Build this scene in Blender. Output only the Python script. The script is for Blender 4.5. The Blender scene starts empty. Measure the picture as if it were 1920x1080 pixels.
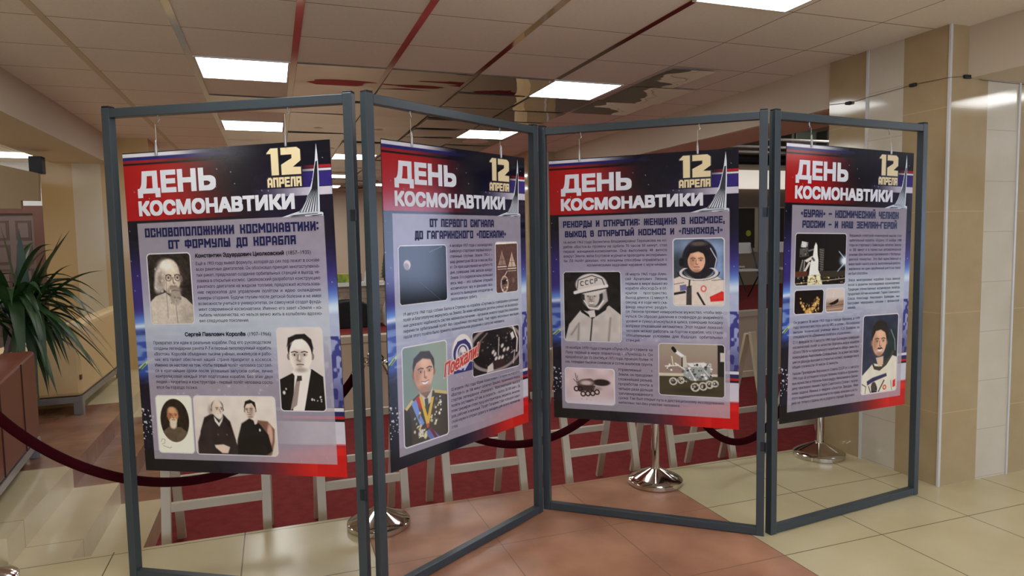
import bpy, math, random
import numpy as np
from mathutils import Vector, Matrix

# ------------------------------------------------------------------ camera, world, exposure
SC = bpy.context.scene
COL = SC.collection
SC.view_settings.view_transform = 'Standard'
SC.view_settings.look = 'None'
SC.view_settings.gamma = 1.0
SC.view_settings.use_curve_mapping = False
SC.view_settings.exposure = 0.62
F_PX = 1257.7
cam_d = bpy.data.cameras.new('camera'); cam = bpy.data.objects.new('camera', cam_d); COL.objects.link(cam)
cam_d.sensor_width = 36.0; cam_d.lens = F_PX / 1920.0 * 36.0; cam_d.clip_end = 100
YAW, PITCH, ROLL, CAM_Z = 0.34082, -0.07375, -0.01778, 1.581
fw = Vector((math.sin(YAW)*math.cos(PITCH), math.cos(YAW)*math.cos(PITCH), math.sin(PITCH)))
rt0 = Vector((math.cos(YAW), -math.sin(YAW), 0)); up0 = rt0.cross(fw)
rt = rt0*math.cos(ROLL) + up0*math.sin(ROLL); up = up0*math.cos(ROLL) - rt0*math.sin(ROLL)
M = Matrix((rt, up, -fw)).transposed().to_4x4(); M.translation = (0, 0, CAM_Z)
cam.matrix_world = M
SC.camera = cam
world = bpy.data.worlds.new('world'); SC.world = world; world.use_nodes = True
world.node_tree.nodes['Background'].inputs[0].default_value = (1.0, 0.93, 0.85, 1)
world.node_tree.nodes['Background'].inputs[1].default_value = 0.10
LAMP_STRENGTH = 9.0        # emission of the fluorescent ceiling luminaires
WINDOW_STRENGTH = 6.0      # daylight in the entrance window on the right
FILL_WINDOW_STRENGTH = 3.1      # fill light of the unseen windows added behind the viewer
CEIL = 2.797

# ------------------------------------------------------------------ helpers
def lin(c):
    c = np.asarray(c, float) / 255.0
    return np.where(c <= 0.04045, c / 12.92, ((c + 0.055) / 1.055) ** 2.4)

MATS = {}
def mat(name, rgb, rough=0.5, metal=0.0, emit=0.0, spec=0.5, coat=0.0):
    if name in MATS: return MATS[name]
    m = bpy.data.materials.new(name); m.use_nodes = True; MATS[name] = m
    b = m.node_tree.nodes['Principled BSDF']
    c = tuple(lin(rgb)) + (1,)
    b.inputs['Base Color'].default_value = c
    b.inputs['Roughness'].default_value = rough
    b.inputs['Metallic'].default_value = metal
    b.inputs['Specular IOR Level'].default_value = spec
    b.inputs['Coat Weight'].default_value = coat
    if emit:
        b.inputs['Emission Color'].default_value = c
        b.inputs['Emission Strength'].default_value = emit
    return m

def nodes(m):
    nt = m.node_tree
    return nt, nt.nodes['Principled BSDF'], nt.nodes, nt.links

def add_noise_bump(m, scale=40, strength=0.1, dist=0.01, vec=None, detail=3):
    nt, b, N, L = nodes(m)
    tc = N.new('ShaderNodeTexCoord'); n = N.new('ShaderNodeTexNoise'); n.inputs['Scale'].default_value = scale; n.inputs['Detail'].default_value = detail
    if vec:
        mp = N.new('ShaderNodeMapping'); mp.inputs['Scale'].default_value = vec
        L.new(tc.outputs['Object'], mp.inputs['Vector']); L.new(mp.outputs['Vector'], n.inputs['Vector'])
    else: L.new(tc.outputs['Object'], n.inputs['Vector'])
    bp = N.new('ShaderNodeBump'); bp.inputs['Strength'].default_value = strength; bp.inputs['Distance'].default_value = dist
    L.new(n.outputs['Fac'], bp.inputs['Height']); L.new(bp.outputs['Normal'], b.inputs['Normal'])
    return m

def add_mottle(m, rgb1, rgb2, scale=3.0, detail=6, vec=(1, 1, 1)):
    nt, b, N, L = nodes(m)
    tc = N.new('ShaderNodeTexCoord'); mp = N.new('ShaderNodeMapping'); mp.inputs['Scale'].default_value = vec
    n = N.new('ShaderNodeTexNoise'); n.inputs['Scale'].default_value = scale; n.inputs['Detail'].default_value = detail
    r = N.new('ShaderNodeValToRGB'); r.color_ramp.elements[0].position = 0.3; r.color_ramp.elements[1].position = 0.7
    r.color_ramp.elements[0].color = tuple(lin(rgb1)) + (1,); r.color_ramp.elements[1].color = tuple(lin(rgb2)) + (1,)
    L.new(tc.outputs['Object'], mp.inputs['Vector']); L.new(mp.outputs['Vector'], n.inputs['Vector']); L.new(n.outputs['Fac'], r.inputs['Fac'])
    L.new(r.outputs['Color'], b.inputs['Base Color'])
    return m

def add_joints(m, axes, joint_rgb, width):
    """thin dark joints at given (axis, offset, pitch) in object space, mixed over the existing base colour"""
    nt, b, N, L = nodes(m)
    tc = N.new('ShaderNodeTexCoord'); sx = N.new('ShaderNodeSeparateXYZ'); L.new(tc.outputs['Object'], sx.inputs[0])
    tot = None
    for ax, off, pitch in axes:
        a = N.new('ShaderNodeMath'); a.operation = 'SUBTRACT'; L.new(sx.outputs['XYZ'.index(ax)], a.inputs[0]); a.inputs[1].default_value = off - pitch/2
        w = N.new('ShaderNodeMath'); w.operation = 'FLOORED_MODULO'; L.new(a.outputs[0], w.inputs[0]); w.inputs[1].default_value = pitch
        s = N.new('ShaderNodeMath'); s.operation = 'SUBTRACT'; L.new(w.outputs[0], s.inputs[0]); s.inputs[1].default_value = pitch/2
        ab = N.new('ShaderNodeMath'); ab.operation = 'ABSOLUTE'; L.new(s.outputs[0], ab.inputs[0])
        lt = N.new('ShaderNodeMath'); lt.operation = 'LESS_THAN'; L.new(ab.outputs[0], lt.inputs[0]); lt.inputs[1].default_value = width/2
        if tot is None: tot = lt
        else:
            mx = N.new('ShaderNodeMath'); mx.operation = 'MAXIMUM'; L.new(tot.outputs[0], mx.inputs[0]); L.new(lt.outputs[0], mx.inputs[1]); tot = mx
    mix = N.new('ShaderNodeMix'); mix.data_type = 'RGBA'
    src = b.inputs['Base Color'].links[0].from_socket if b.inputs['Base Color'].links else None
    if src: L.new(src, mix.inputs['A'])
    else: mix.inputs['A'].default_value = b.inputs['Base Color'].default_value
    mix.inputs['B'].default_value = tuple(lin(joint_rgb)) + (1,)
    L.new(tot.outputs[0], mix.inputs['Factor']); L.new(mix.outputs['Result'], b.inputs['Base Color'])
    return m

class MB:
    """collects shapes and links them as ONE mesh object"""
    def __init__(s): s.v = []; s.f = []; s.mi = []; s.sm = []
    def raw(s, vs, fs, mi=0, smooth=False, X=None):
        o = len(s.v)
        for p in vs:
            p = Vector(p)
            if X is not None: p = X @ p
            s.v.append(tuple(p))
        for f in fs: s.f.append([o + i for i in f]); s.mi.append(mi); s.sm.append(smooth)
        return s
    def box(s, a, b, mi=0, X=None):
        (x0, y0, z0), (x1, y1, z1) = a, b
        vs = [(x0,y0,z0),(x1,y0,z0),(x1,y1,z0),(x0,y1,z0),(x0,y0,z1),(x1,y0,z1),(x1,y1,z1),(x0,y1,z1)]
        return s.raw(vs, [(0,3,2,1),(4,5,6,7),(0,1,5,4),(1,2,6,5),(2,3,7,6),(3,0,4,7)], mi, False, X)
    def bar(s, p, q, w, d, mi=0, side=(1,0,0)):
        """rectangular bar from p to q, w along side, d across"""
        p, q = Vector(p), Vector(q); ax = (q - p).normalized(); sd = Vector(side); sd = (sd - ax*sd.dot(ax)).normalized(); n = ax.cross(sd)
        vs = []
        for c in (p, q):
            for a, b in ((-1,-1),(1,-1),(1,1),(-1,1)): vs.append(c + sd*w/2*a + n*d/2*b)
        return s.raw(vs, [(0,3,2,1),(4,5,6,7),(0,1,5,4),(1,2,6,5),(2,3,7,6),(3,0,4,7)], mi)
    def tube(s, pts, r, n=10, mi=0, cap=True):
        pts = [Vector(p) for p in pts]; rs = r if isinstance(r, (list, tuple)) else [r]*len(pts)
        rings = []; prev = None
        for i, p in enumerate(pts):
            t = (pts[min(i+1, len(pts)-1)] - pts[max(i-1, 0)]).normalized()
            u = prev if prev is not None else (Vector((0,0,1)) if abs(t.z) < .9 else Vector((1,0,0)))
            u = (u - t*u.dot(t)).normalized(); prev = u; w = t.cross(u)
            rings.append([p + (u*math.cos(2*math.pi*k/n) + w*math.sin(2*math.pi*k/n))*rs[i] for k in range(n)])
        vs = [p for rg in rings for p in rg]; fs = []
        for i in range(len(rings)-1):
            for k in range(n): fs.append((i*n+k, i*n+(k+1)%n, (i+1)*n+(k+1)%n, (i+1)*n+k))
        if cap: fs += [tuple(range(n))[::-1], tuple((len(rings)-1)*n+k for k in range(n))]
        return s.raw(vs, fs, mi, True)
    def lathe(s, prof, n=32, mi=0, c=(0,0,0)):
        vs = [(c[0]+r*math.cos(2*math.pi*k/n), c[1]+r*math.sin(2*math.pi*k/n), c[2]+z) for r, z in prof for k in range(n)]; fs = []
        for i in range(len(prof)-1):
            for k in range(n): fs.append((i*n+k, i*n+(k+1)%n, (i+1)*n+(k+1)%n, (i+1)*n+k))
        fs += [tuple(range(n))[::-1], tuple((len(prof)-1)*n+k for k in range(n))]
        return s.raw(vs, fs, mi, True)
    def prism(s, poly, y0, y1, mi=0, X=None):
        """extrude an x,z outline along y"""
        n = len(poly); vs = [(x, y0, z) for x, z in poly] + [(x, y1, z) for x, z in poly]
        fs = [tuple(range(n)), tuple(range(2*n-1, n-1, -1))] + [(i, i+n, (i+1)%n+n, (i+1)%n) for i in range(n)]
        return s.raw(vs, fs, mi, False, X)
    def build(s, name, m, parent=None, bevel=0.0, loc=None):
        me = bpy.data.meshes.new(name); me.from_pydata(s.v, [], s.f)
        for x in (m if isinstance(m, (list, tuple)) else [m]): me.materials.append(x)
        me.polygons.foreach_set('material_index', s.mi); me.polygons.foreach_set('use_smooth', s.sm); me.update()
        o = bpy.data.objects.new(name, me); COL.objects.link(o)
        if parent: o.parent = parent
        if loc: o.location = loc
        if bevel:
            md = o.modifiers.new('bevel', 'BEVEL'); md.width = bevel; md.segments = 2; md.limit_method = 'ANGLE'; md.angle_limit = math.radians(40)
        if any(s.sm):
            try: me.set_sharp_from_angle(angle=math.radians(35))
            except Exception: pass
        return o

def tag(o, label, cat, group=None):
    o['label'] = label; o['category'] = cat
    if group: o['group'] = group
    return o
def thing(name, label, cat, loc=(0,0,0), rz=0.0, group=None):
    o = bpy.data.objects.new(name, None); COL.objects.link(o); o.location = loc; o.rotation_euler = (0, 0, rz); o.empty_display_size = 0.1
    return tag(o, label, cat, group)
def struct(name, mb, m, bevel=0.0):
    o = mb.build(name, m, None, bevel); o['kind'] = 'structure'; return o
def dup(root, loc, rz, label):
    c = root.copy(); COL.objects.link(c); c.location = loc; c.rotation_euler = (0, 0, rz); c['label'] = label
    for ch in list(root.children):
        d = ch.copy(); COL.objects.link(d); d.parent = c
        for g in list(ch.children):
            e = g.copy(); COL.objects.link(e); e.parent = d
    return c

# ------------------------------------------------------------------ materials of the place
cream_tile = mat('cream_tile', (208,188,148), 0.22); add_mottle(cream_tile, (201,187,147), (212,200,163), 2.2, 5)
add_joints(cream_tile, [('X', 2.943, 0.63), ('Y', 2.571, 0.63)], (120,104,78), 0.006)
step_tile = mat('step_tile', (208,188,148), 0.16); add_mottle(step_tile, (204,189,152), (216,202,168), 2.2, 5); add_joints(step_tile, [('Y', 4.1, 0.92)], (150,130,96), 0.005)
brown_tile = mat('brown_tile', (152,104,82), 0.34); add_mottle(brown_tile, (148,102,80), (194,142,112), 2.6, 9)
add_joints(brown_tile, [('X', 2.943, 0.63), ('Y', 2.571, 0.63)], (132,96,74), 0.006)
carpet = mat('red_carpet', (150,52,58), 0.95, spec=0.1); add_mottle(carpet, (120,46,46), (134,56,54), 14, 8); add_noise_bump(carpet, 350, 0.4, 0.004)
ceil_m = mat('ceiling_tile', (238,231,219), 0.9, spec=0.2); add_mottle(ceil_m, (235,228,216), (241,234,223), 60, 6)
add_joints(ceil_m, [('Y', 4.25, 0.6), ('X', 0.185, 0.643)], (132,112,92), 0.007)
wall_tan = mat('tan_wall', (206,188,160), 0.6)
pale_wall = mat('pale_wall', (206,192,170), 0.7)
soffit_brown = mat('brown_soffit', (240,212,192), 0.7)
tan_tile = mat('tan_gloss_tile', (174,153,117), 0.09); add_mottle(tan_tile, (170,149,112), (180,159,123), 5, 6)
add_joints(tan_tile, [('Z', 1.078, 0.62)], (196,174,134), 0.004)
white_tile = mat('white_gloss_tile', (204,196,182), 0.09); add_mottle(white_tile, (200,192,172), (210,202,184), 4, 4)
add_joints(white_tile, [('Z', 1.258, 0.312)], (180,170,152), 0.004)
trim_white = mat('white_trim', (206,206,202), 0.35)
chrome_strip = mat('chrome_strip', (214,200,184), 0.08, 1.0)
mirror_m = mat('mirror_ceiling', (222,208,194), 0.02, 1.0); add_noise_bump(mirror_m, 1.0, 0.07, 0.05, (1.6, 4.5, 1.0), 1)
frame_m = mat('slate_powder_coat', (54,64,70), 0.34, spec=0.5); add_noise_bump(frame_m, 900, 0.05, 0.001)
black_m = mat('black_plastic', (18,18,20), 0.5)
dark_metal = mat('dark_hinge_steel', (44,50,58), 0.4, 0.6)
chrome = mat('chrome', (205,200,192), 0.09, 1.0)
steel = mat('brushed_steel', (176,176,174), 0.35, 0.9)
cord_m = mat('clear_cord', (190,184,172), 0.4)
velvet = mat('velvet_rope', (48,4,11), 0.9, spec=0.06); velvet.node_tree.nodes['Principled BSDF'].inputs['Sheen Weight'].default_value = 0.0
white_wood = mat('white_painted_wood', (200,188,164), 0.5)
leather_brown = mat('brown_leather', (116,60,42), 0.42); add_noise_bump(leather_brown, 220, 0.15, 0.003)
leather_cream = mat('cream_leather', (216,188,136), 0.45); add_noise_bump(leather_cream, 220, 0.12, 0.003)
leg_metal = mat('satin_metal_leg', (150,150,148), 0.35, 0.7)
leaf_m = mat('leaf_green', (36,66,32), 0.42); add_mottle(leaf_m, (24,48,24), (48,80,38), 5, 3)
door_m = mat('brown_door_wood', (104,86,82), 0.5)
door_frame_m = mat('door_casing', (92,56,44), 0.5)
lamp_m = mat('fluorescent_diffuser', (248,250,250), 0.6, emit=LAMP_STRENGTH)
lamp_frame = mat('luminaire_frame', (226,222,210), 0.5)
day_m = mat('daylight_pane', (196,216,255), 0.3, emit=WINDOW_STRENGTH)
fill_pane_m = mat('fill_daylight_pane', (214,226,255), 0.3, emit=FILL_WINDOW_STRENGTH)
window_frame_m = mat('window_frame_beige', (190,176,150), 0.6)
dark_glass = mat('dark_glass', (46,46,40), 0.1)
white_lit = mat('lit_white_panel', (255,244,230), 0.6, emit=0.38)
white_m = mat('white_plastic', (226,224,218), 0.4)

# ------------------------------------------------------------------ floor, steps, carpet pit, stage
b = MB(); b.box((-6, -6, -0.3), (0.423, 3.861, 0)); b.box((2.313, -6, -0.3), (12, 3.861, 0)); b.box((0.423, -6, -0.3), (2.313, 3.861, 0), 1)
struct('floor', b, [cream_tile, brown_tile])
# upper platform on the left, tread and lower tread, each with a band of brown tile
def stepped(name, x0, x1, z0, z1, y0, y1):
    b = MB(); b.box((x0, y0, z0), (x1, 5.02, z1)); b.box((x0, 5.02, z0), (x1, 6.9, z1), 1); b.box((x0, 6.9, z0), (x1, y1, z1))
    return struct(name, b, [step_tile, brown_plain])
brown_plain = mat('brown_step_tile', (152,104,82), 0.25); add_mottle(brown_plain, (118,80,62), (150,106,84), 3.5, 9, (1,1,1)); add_joints(brown_plain, [('Y', 5.65, 0.62)], (164,124,100), 0.005)
stepped('platform', -6, -1.294, -0.3, 0.15, 3.861, 13)
stepped('step', -1.294, -1.03, -0.3, 0.0, 3.861, 13)
stepped('step', -1.03, -0.77, -0.3, -0.15, 3.861, 13)
b = MB(); b.box((-0.77, 3.861, -0.34), (12, 17.0, -0.3)); struct('carpet_floor', b, carpet)
for x0, x1 in ((-0.77, 2.75), (4.35, 11.9)):
    b = MB(); b.box((x0, 7.25, -0.3), (x1, 11.0, 0.50), 0); b.box((x0, 7.235, 0.50), (x1, 11.0, 0.57), 1); b.box((x0, 7.40, 0.57), (x1, 11.0, 0.574), 2)
    struct('stage', b, [wall_tan, white_wood, carpet])

# ------------------------------------------------------------------ ceiling
XS = [-1.101, -0.458, 0.185, 0.828, 1.471, 2.114, 2.757, 3.40]
b = MB()
mirror = MB()
rnd = random.Random(4)
lights = [(-0.137, 5.15), (-0.137, 7.55), (2.40, 5.15), (2.40, 7.55), (-0.137, 2.75), (2.40, 2.75), (-0.137, 0.35), (2.40, 0.35), (-0.137, -2.05), (2.40, -2.05), (2.40, 9.95), (-0.137, 9.95), (2.40, 12.35), (-0.137, 12.35), (1.15, 9.95), (1.15, 12.95), (-0.137, 14.75), (1.15, 15.35), (2.40, 14.75), (-1.1, 14.75),  # far rows over the stage are filled out with lamps added for brightness
          (-3.4, 4.3), (-3.4, 6.7), (-3.4, 8.9), (6.4, 1.4), (5.4, -1.05), (8.0, -1.05), (-5.6, .75), (-4.1, -1.5)]  # left corridor lamps are unseen, added to brighten the column there
b.box((-6, -6, CEIL), (12, 3.861, CEIL+0.05)); b.box((-1.68, 3.861, CEIL), (3.84, 17, CEIL+0.05)); b.box((-6, 3.861, CEIL), (-2.25, 17, CEIL+0.05))
struct('ceiling', b, ceil_m)
def mirror_tile(x0, x1, y0, y1, z):
    n = 6; tx, ty = rnd.uniform(-.006, .006), rnd.uniform(-.010, .010); amp = rnd.uniform(.003, .010); vs = []
    for j in range(n+1):
        for i in range(n+1):
            u, v = i/n, j/n
            vs.append((x0+(x1-x0)*u, y0+(y1-y0)*v, z - abs(tx)-abs(ty) + tx*(u-.5) + ty*(v-.5) + amp*math.sin(math.pi*u)*math.sin(math.pi*v) - .004))
    mirror.raw(vs, [(j*(n+1)+i, (j+1)*(n+1)+i, (j+1)*(n+1)+i+1, j*(n+1)+i+1) for j in range(n) for i in range(n)], 0, True)
def lamp_at(x0, y0):
    return any(abs(x0-lx) < .35 and abs(y0-ly) < .3 for lx, ly in lights)
for k in range(7):
    for j in range(20):
        xa, xb = XS[k]+.022, XS[k+1]-.022; ya = 4.85 + .6*j + .004; yb = ya + .592
        cx, cy = (xa+xb)/2, (ya+yb)/2
        if lamp_at(cx, cy): continue
        if k < 1 or (k == 1 and j in (0, 1, 3)) : continue
        if k == 6 and j not in (0, 1): continue
        if k == 5 and j > 9: continue
        mirror_tile(xa, xb, ya, yb, CEIL)
mirror_tile(2.757+.022, 3.15, 4.26, 4.84, CEIL)
struct('ceiling_mirror', mirror, mirror_m)
b = MB(); b.box((XS[0]-.02, -6, CEIL-.004), (XS[0]+.02, 17, CEIL-.0005)); struct('trim_1', b, mat('cream_strip', (200,184,156), .35))
b = MB()
for x in XS[1:6]: b.box((x-.021, -6, CEIL-.004), (x+.021, 17, CEIL-.0005))
struct('trim_2', b, chrome_strip)

HALL_FILL_LAMPS = [(6.4, 6.3), (8.9, 8.3)]  # lamps hidden by the beam, added to brighten the outer hall
def ceiling_light(i, x, y, label):
    t = thing('ceiling_light', label, 'ceiling light', (x, y, CEIL), 0, 'square ceiling lights')
    f = MB()
    for a, c in (((-.3,-.3), (.3,-.285)), ((-.3,.285), (.3,.3)), ((-.3,-.285), (-.285,.285)), ((.285,-.285), (.3,.285))): f.box((a[0], a[1], -.010), (c[0], c[1], -.001))
    f.build('frame', lamp_frame, t)
    d = MB(); d.box((-.285,-.285,-.008), (.285,.285,-.002)); d.build('diffuser', lamp_m, t)
    return t
LL = ['large bright ceiling light above the left frame, left of the mirrored tiles', 'smaller far ceiling light seen below the top rail of the left frame',
      'bright ceiling light right of the mirrored ceiling tiles', 'far ceiling light under the top rail of the second frame']
l0 = ceiling_light(0, *lights[0], LL[0])
for i, (x, y) in enumerate(lights[1:], 1):
    dup(l0, (x, y, CEIL), 0, LL[i] if i < 4 else ('small distant ceiling light far back over the stage, in rows filled out with added lamps' if y > 9 and x > -2 else 'unseen square ceiling light beyond the edge of the picture'))

for x, y in HALL_FILL_LAMPS: dup(l0, (x, y, 3.6), 0, 'unseen square light added under the higher hall roof for brightness')
# ------------------------------------------------------------------ walls, beams, pillar
for nm, a, c, m in (('wall_left', (-6.1,-6,-.3), (-6,17,3.7), wall_tan), ('wall_back', (-6.1,17,-.4), (12.1,17.1,3.7), wall_tan), ('wall_front', (-6.1,-6.1,-.3), (12.1,-6,3.7), wall_tan), ('wall_right', (12,-6,-.4), (12.1,17,3.7), pale_wall)):
    b = MB(); b.box(a, c); struct(nm, b, m)
column_tan = mat('column_tan', (204,176,124), .16); column_cream = mat('column_cream', (214,202,172), .16)
# left beam with cornice line and the far tan column below it
b = MB(); b.box((-2.25, -6, 2.5), (-1.68, 17, CEIL+.05)); b.box((-1.70, -6, 2.488), (-1.668, 17, 2.512)); struct('beam', b, pale_wall)
b = MB(); b.box((-2.37, 8.73, .15), (-2.07, 9.5, CEIL)); b.box((-2.07, 8.73, .15), (-1.79, 9.5, 2.5), 1); b.box((-1.79, 8.73, .15), (-1.30, 9.5, CEIL)); struct('pillar', b, [column_tan, column_cream])
# right beam, its brown soffit, the pillar with tan and white tile and metal corner trims
b = MB(); b.box((3.84, 3.861, 2.48), (4.43, 17, CEIL+.05)); b.box((3.845, 3.861, 2.472), (4.43, 17, 2.481), 1); b.box((3.828, 3.861, 2.475), (3.85, 17, 2.50)); struct('beam', b, [pale_wall, soffit_brown])
b = MB(); b.box((3.975, -6, 2.49), (4.6, 2.948, CEIL)); struct('beam', b, pale_wall)
b = MB()
b.box((3.822, 2.948, 0), (4.148, 3.861, CEIL), 0); b.box((4.148, 2.948, 0), (4.425, 3.861, CEIL), 1); b.box((4.425, 2.948, 0), (6.5, 3.861, CEIL), 0)
b.box((3.8215, 3.257, 0), (3.822, 3.53, CEIL), 1)
b.box((3.8215, 2.948, -.3), (6.5, 3.861, 0), 0)
struct('pillar', b, [tan_tile, white_tile])
for i, (a, c) in enumerate((((3.814, 2.940, 0), (3.832, 2.952, CEIL)), ((3.814, 3.521, 0), (3.822, 3.540, CEIL)), ((4.417, 2.940, 0), (4.433, 2.95, 2.49)))):
    b = MB(); b.box(a, c); struct('trim_%d' % (i+3), b, trim_white)
# far column in the gap of the stage
b = MB(); b.box((3.42, 8.9, -.3), (3.86, 9.4, CEIL)); b.box((3.705, 8.888, -.3), (3.73, 8.9, CEIL), 1); struct('pillar', b, [tan_tile, trim_white])
# outer hall behind the right beam: higher roof, wall with windows and a lit white lintel
b = MB(); b.box((4.43, 3.861, 3.6), (12, 17, 3.65)); struct('ceiling_2', b, mat('hall_roof', (150,132,112), .9))
b = MB(); b.box((4.43, 11.0, -.3), (12, 11.1, .75), 0); b.box((4.43, 11.0, .75), (12, 11.1, 3.6), 0); b.box((4.43, 10.9, 2.12), (12, 11.0, 2.45), 1); struct('wall_hall', b, [mat('hall_wall', (150,136,116), .7), mat('hall_lintel', (118,102,84), .7)])
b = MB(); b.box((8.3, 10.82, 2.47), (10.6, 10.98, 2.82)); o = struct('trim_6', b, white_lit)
for i, (xa, xb) in enumerate(((8.2, 9.0), (9.35, 10.2), (10.5, 11.3))):
    b = MB(); b.box((xa, 10.96, 1.31), (xb, 11.0, 2.09)); w = struct('window_%d' % (i+1), b, dark_glass)
    f = MB(); f.box((xa-.08, 10.94, 1.23), (xb+.08, 11.0, 1.31)); f.box((xa-.08, 10.94, 2.09), (xb+.08, 11.0, 2.13)); f.box((xa-.08, 10.94, 1.31), (xa, 11.0, 2.09)); f.box((xb, 10.94, 1.31), (xb+.08, 11.0, 2.09)); f.build('window_frame', window_frame_m, w)
b = MB(); b.lathe([(.001, 0), (.06, 0), (.06, .004), (.001, .004)], 24)
o = b.build('window_sticker', mat('yellow_green_sticker', (176,180,44), .5)); o.location = (8.86, 10.958, 1.60); o.rotation_euler = (math.pi/2, 0, 0); tag(o, 'round yellow green sticker on the dark window behind the third poster', 'sticker')
# daylight window in the right wall beside the entrance
b = MB(); b.box((11.93, -1.0, .55), (11.97, .63, 2.45)); w = struct('window_4', b, day_m)
f = MB()
for y in (-1.05, -.2, .63): f.box((11.9, y, .47), (11.99, y+.05, 2.53))
f.box((11.9, -1.05, .47), (11.99, .68, .55)); f.box((11.9, -1.05, 2.45), (11.99, .68, 2.53)); f.build('window_frame', window_frame_m, w)
# unseen windows added behind the viewer, fill light to lift the ceiling
for i, (xa, xb) in enumerate(((-4.6, -1.6), (-.9, 2.1), (2.8, 5.8))):
    b = MB(); b.box((xa, -5.97, .5), (xb, -5.93, 2.5)); w = struct('window_%d' % (5+i), b, fill_pane_m)
    f = MB(); f.box((xa-.06, -5.99, .42), (xb+.06, -5.9, .5)); f.box((xa-.06, -5.99, 2.5), (xb+.06, -5.9, 2.58)); f.box((xa-.06, -5.99, .5), (xa, -5.9, 2.5)); f.box((xb, -5.99, .5), (xb+.06, -5.9, 2.5)); f.box(((xa+xb)/2-.03, -5.99, .5), ((xa+xb)/2+.03, -5.9, 2.5)); f.build('window_frame', window_frame_m, w)
# door wall at the far left
b = MB(); b.box((-6, 11.5, .15), (-1.9, 11.6, CEIL)); struct('wall_door', b, mat('white_wall_patch', (214,214,212), .7))
b = MB(); b.box((-4.5, 11.44, .15), (-3.22, 11.49, 2.06)); d = struct('door_1', b, door_m)
f = MB(); f.box((-4.62, 11.40, .15), (-4.5, 11.5, 2.17)); f.box((-3.22, 11.40, .15), (-3.10, 11.5, 2.17)); f.box((-4.5, 11.40, 2.06), (-3.22, 11.5, 2.17)); f.build('door_casing', door_frame_m, d)
for xa in (-4.38, -4.10, -3.72, -3.45):
    for k in range(5):
        z = .3 + k*.345
        p = MB(); p.box((xa, 11.432, z), (xa+.19, 11.442, z+.28), 1); p.box((xa+.035, 11.426, z+.035), (xa+.155, 11.434, z+.245), 0); p.build('door_panel', [door_m, mat('door_groove', (78,58,54), .6)], d)
h = MB(); h.tube([(-3.80, 11.44, 1.08), (-3.80, 11.40, 1.08), (-3.80, 11.40, 1.22), (-3.80, 11.44, 1.22)], .014); h.build('door_handle', steel, d)

# ------------------------------------------------------------------ display frames
W, H, T = 1.2067, 2.2, 0.04
PAN = [(-0.7050, 3.5134, -0.53571), (0.3891, 2.8666, 0.55858), (1.4269, 3.5424, -0.68826), (2.4017, 2.7728, 0.10526)]
FL = ['slate grey metal frame at the far left, holding the poster about founders', 'slate grey frame second from left, receding from the middle hinge', 'slate grey frame third from left, holding the poster with the white space helmet', 'slate grey frame at the right end, beside the tiled pillar']
HOOK = (0.175, 0.80)
POST = [(0.604, 1.2716, -0.018), (0.591, 1.285, 0.0), (0.568, 1.285, -0.008), (0.587, 1.306, 0.018)]
PW = 1.01; PHT = 1.45 * PW
frames = []
for i, (x, y, th) in enumerate(PAN):
    t = thing('display_frame', FL[i], 'display frame', (x, y, 0), th, 'hinged display frames'); frames.append(t)
    for xa in (0, W-T):
        b = MB(); b.box((xa, 0, 0), (xa+T, T, H)); po = b.build('post', frame_m, t, .0025)
        b = MB(); b.box((xa+.001, .001, H), (xa+T-.001, T-.001, H+.008)); b.build('end_cap', black_m, po, .002)
    b = MB(); b.box((T, .001, H-T-.004), (W-T, T-.001, H-.004)); b.build('top_rail', frame_m, t, .0025)
    b = MB(); b.box((T, .001, .004), (W-T, T-.001, T+.004)); b.build('bottom_rail', frame_m, t, .0025)
    px, pz, pr = POST[i]
    for u in HOOK:
        hx = px + (u-.5)*PW
        b = MB(); b.tube([(hx, .018, H-T-.003), (hx, .018, H-T-.018), (hx+.006, .018, H-T-.026), (hx, .018, H-T-.034)], .003, 8); b.build('hook', steel, t)
def hinge(fr, edge_x, z, back=False):
    hz = .024; y0, y1 = (T, T+.003) if back else (-.003, 0)
    ky = T+.004 if back else -.004
    b = MB(); b.box((edge_x-.021, y0, z-hz), (edge_x-.001, y1, z+hz)); b.tube([(edge_x+.004, ky, z-hz), (edge_x+.004, ky, z+hz)], .0055, 10)
    for dz in (-.014, .014): b.box((edge_x-.014, y0-.0012, z+dz-.003), (edge_x-.008, y1+.0012, z+dz+.003))
    b.build('hinge', dark_metal, fr)
for i in (0, 2):
    for z in (1.69, .48): hinge(frames[i], W, z)
for z in (1.69, .48): hinge(frames[1], W, z, True)

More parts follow.
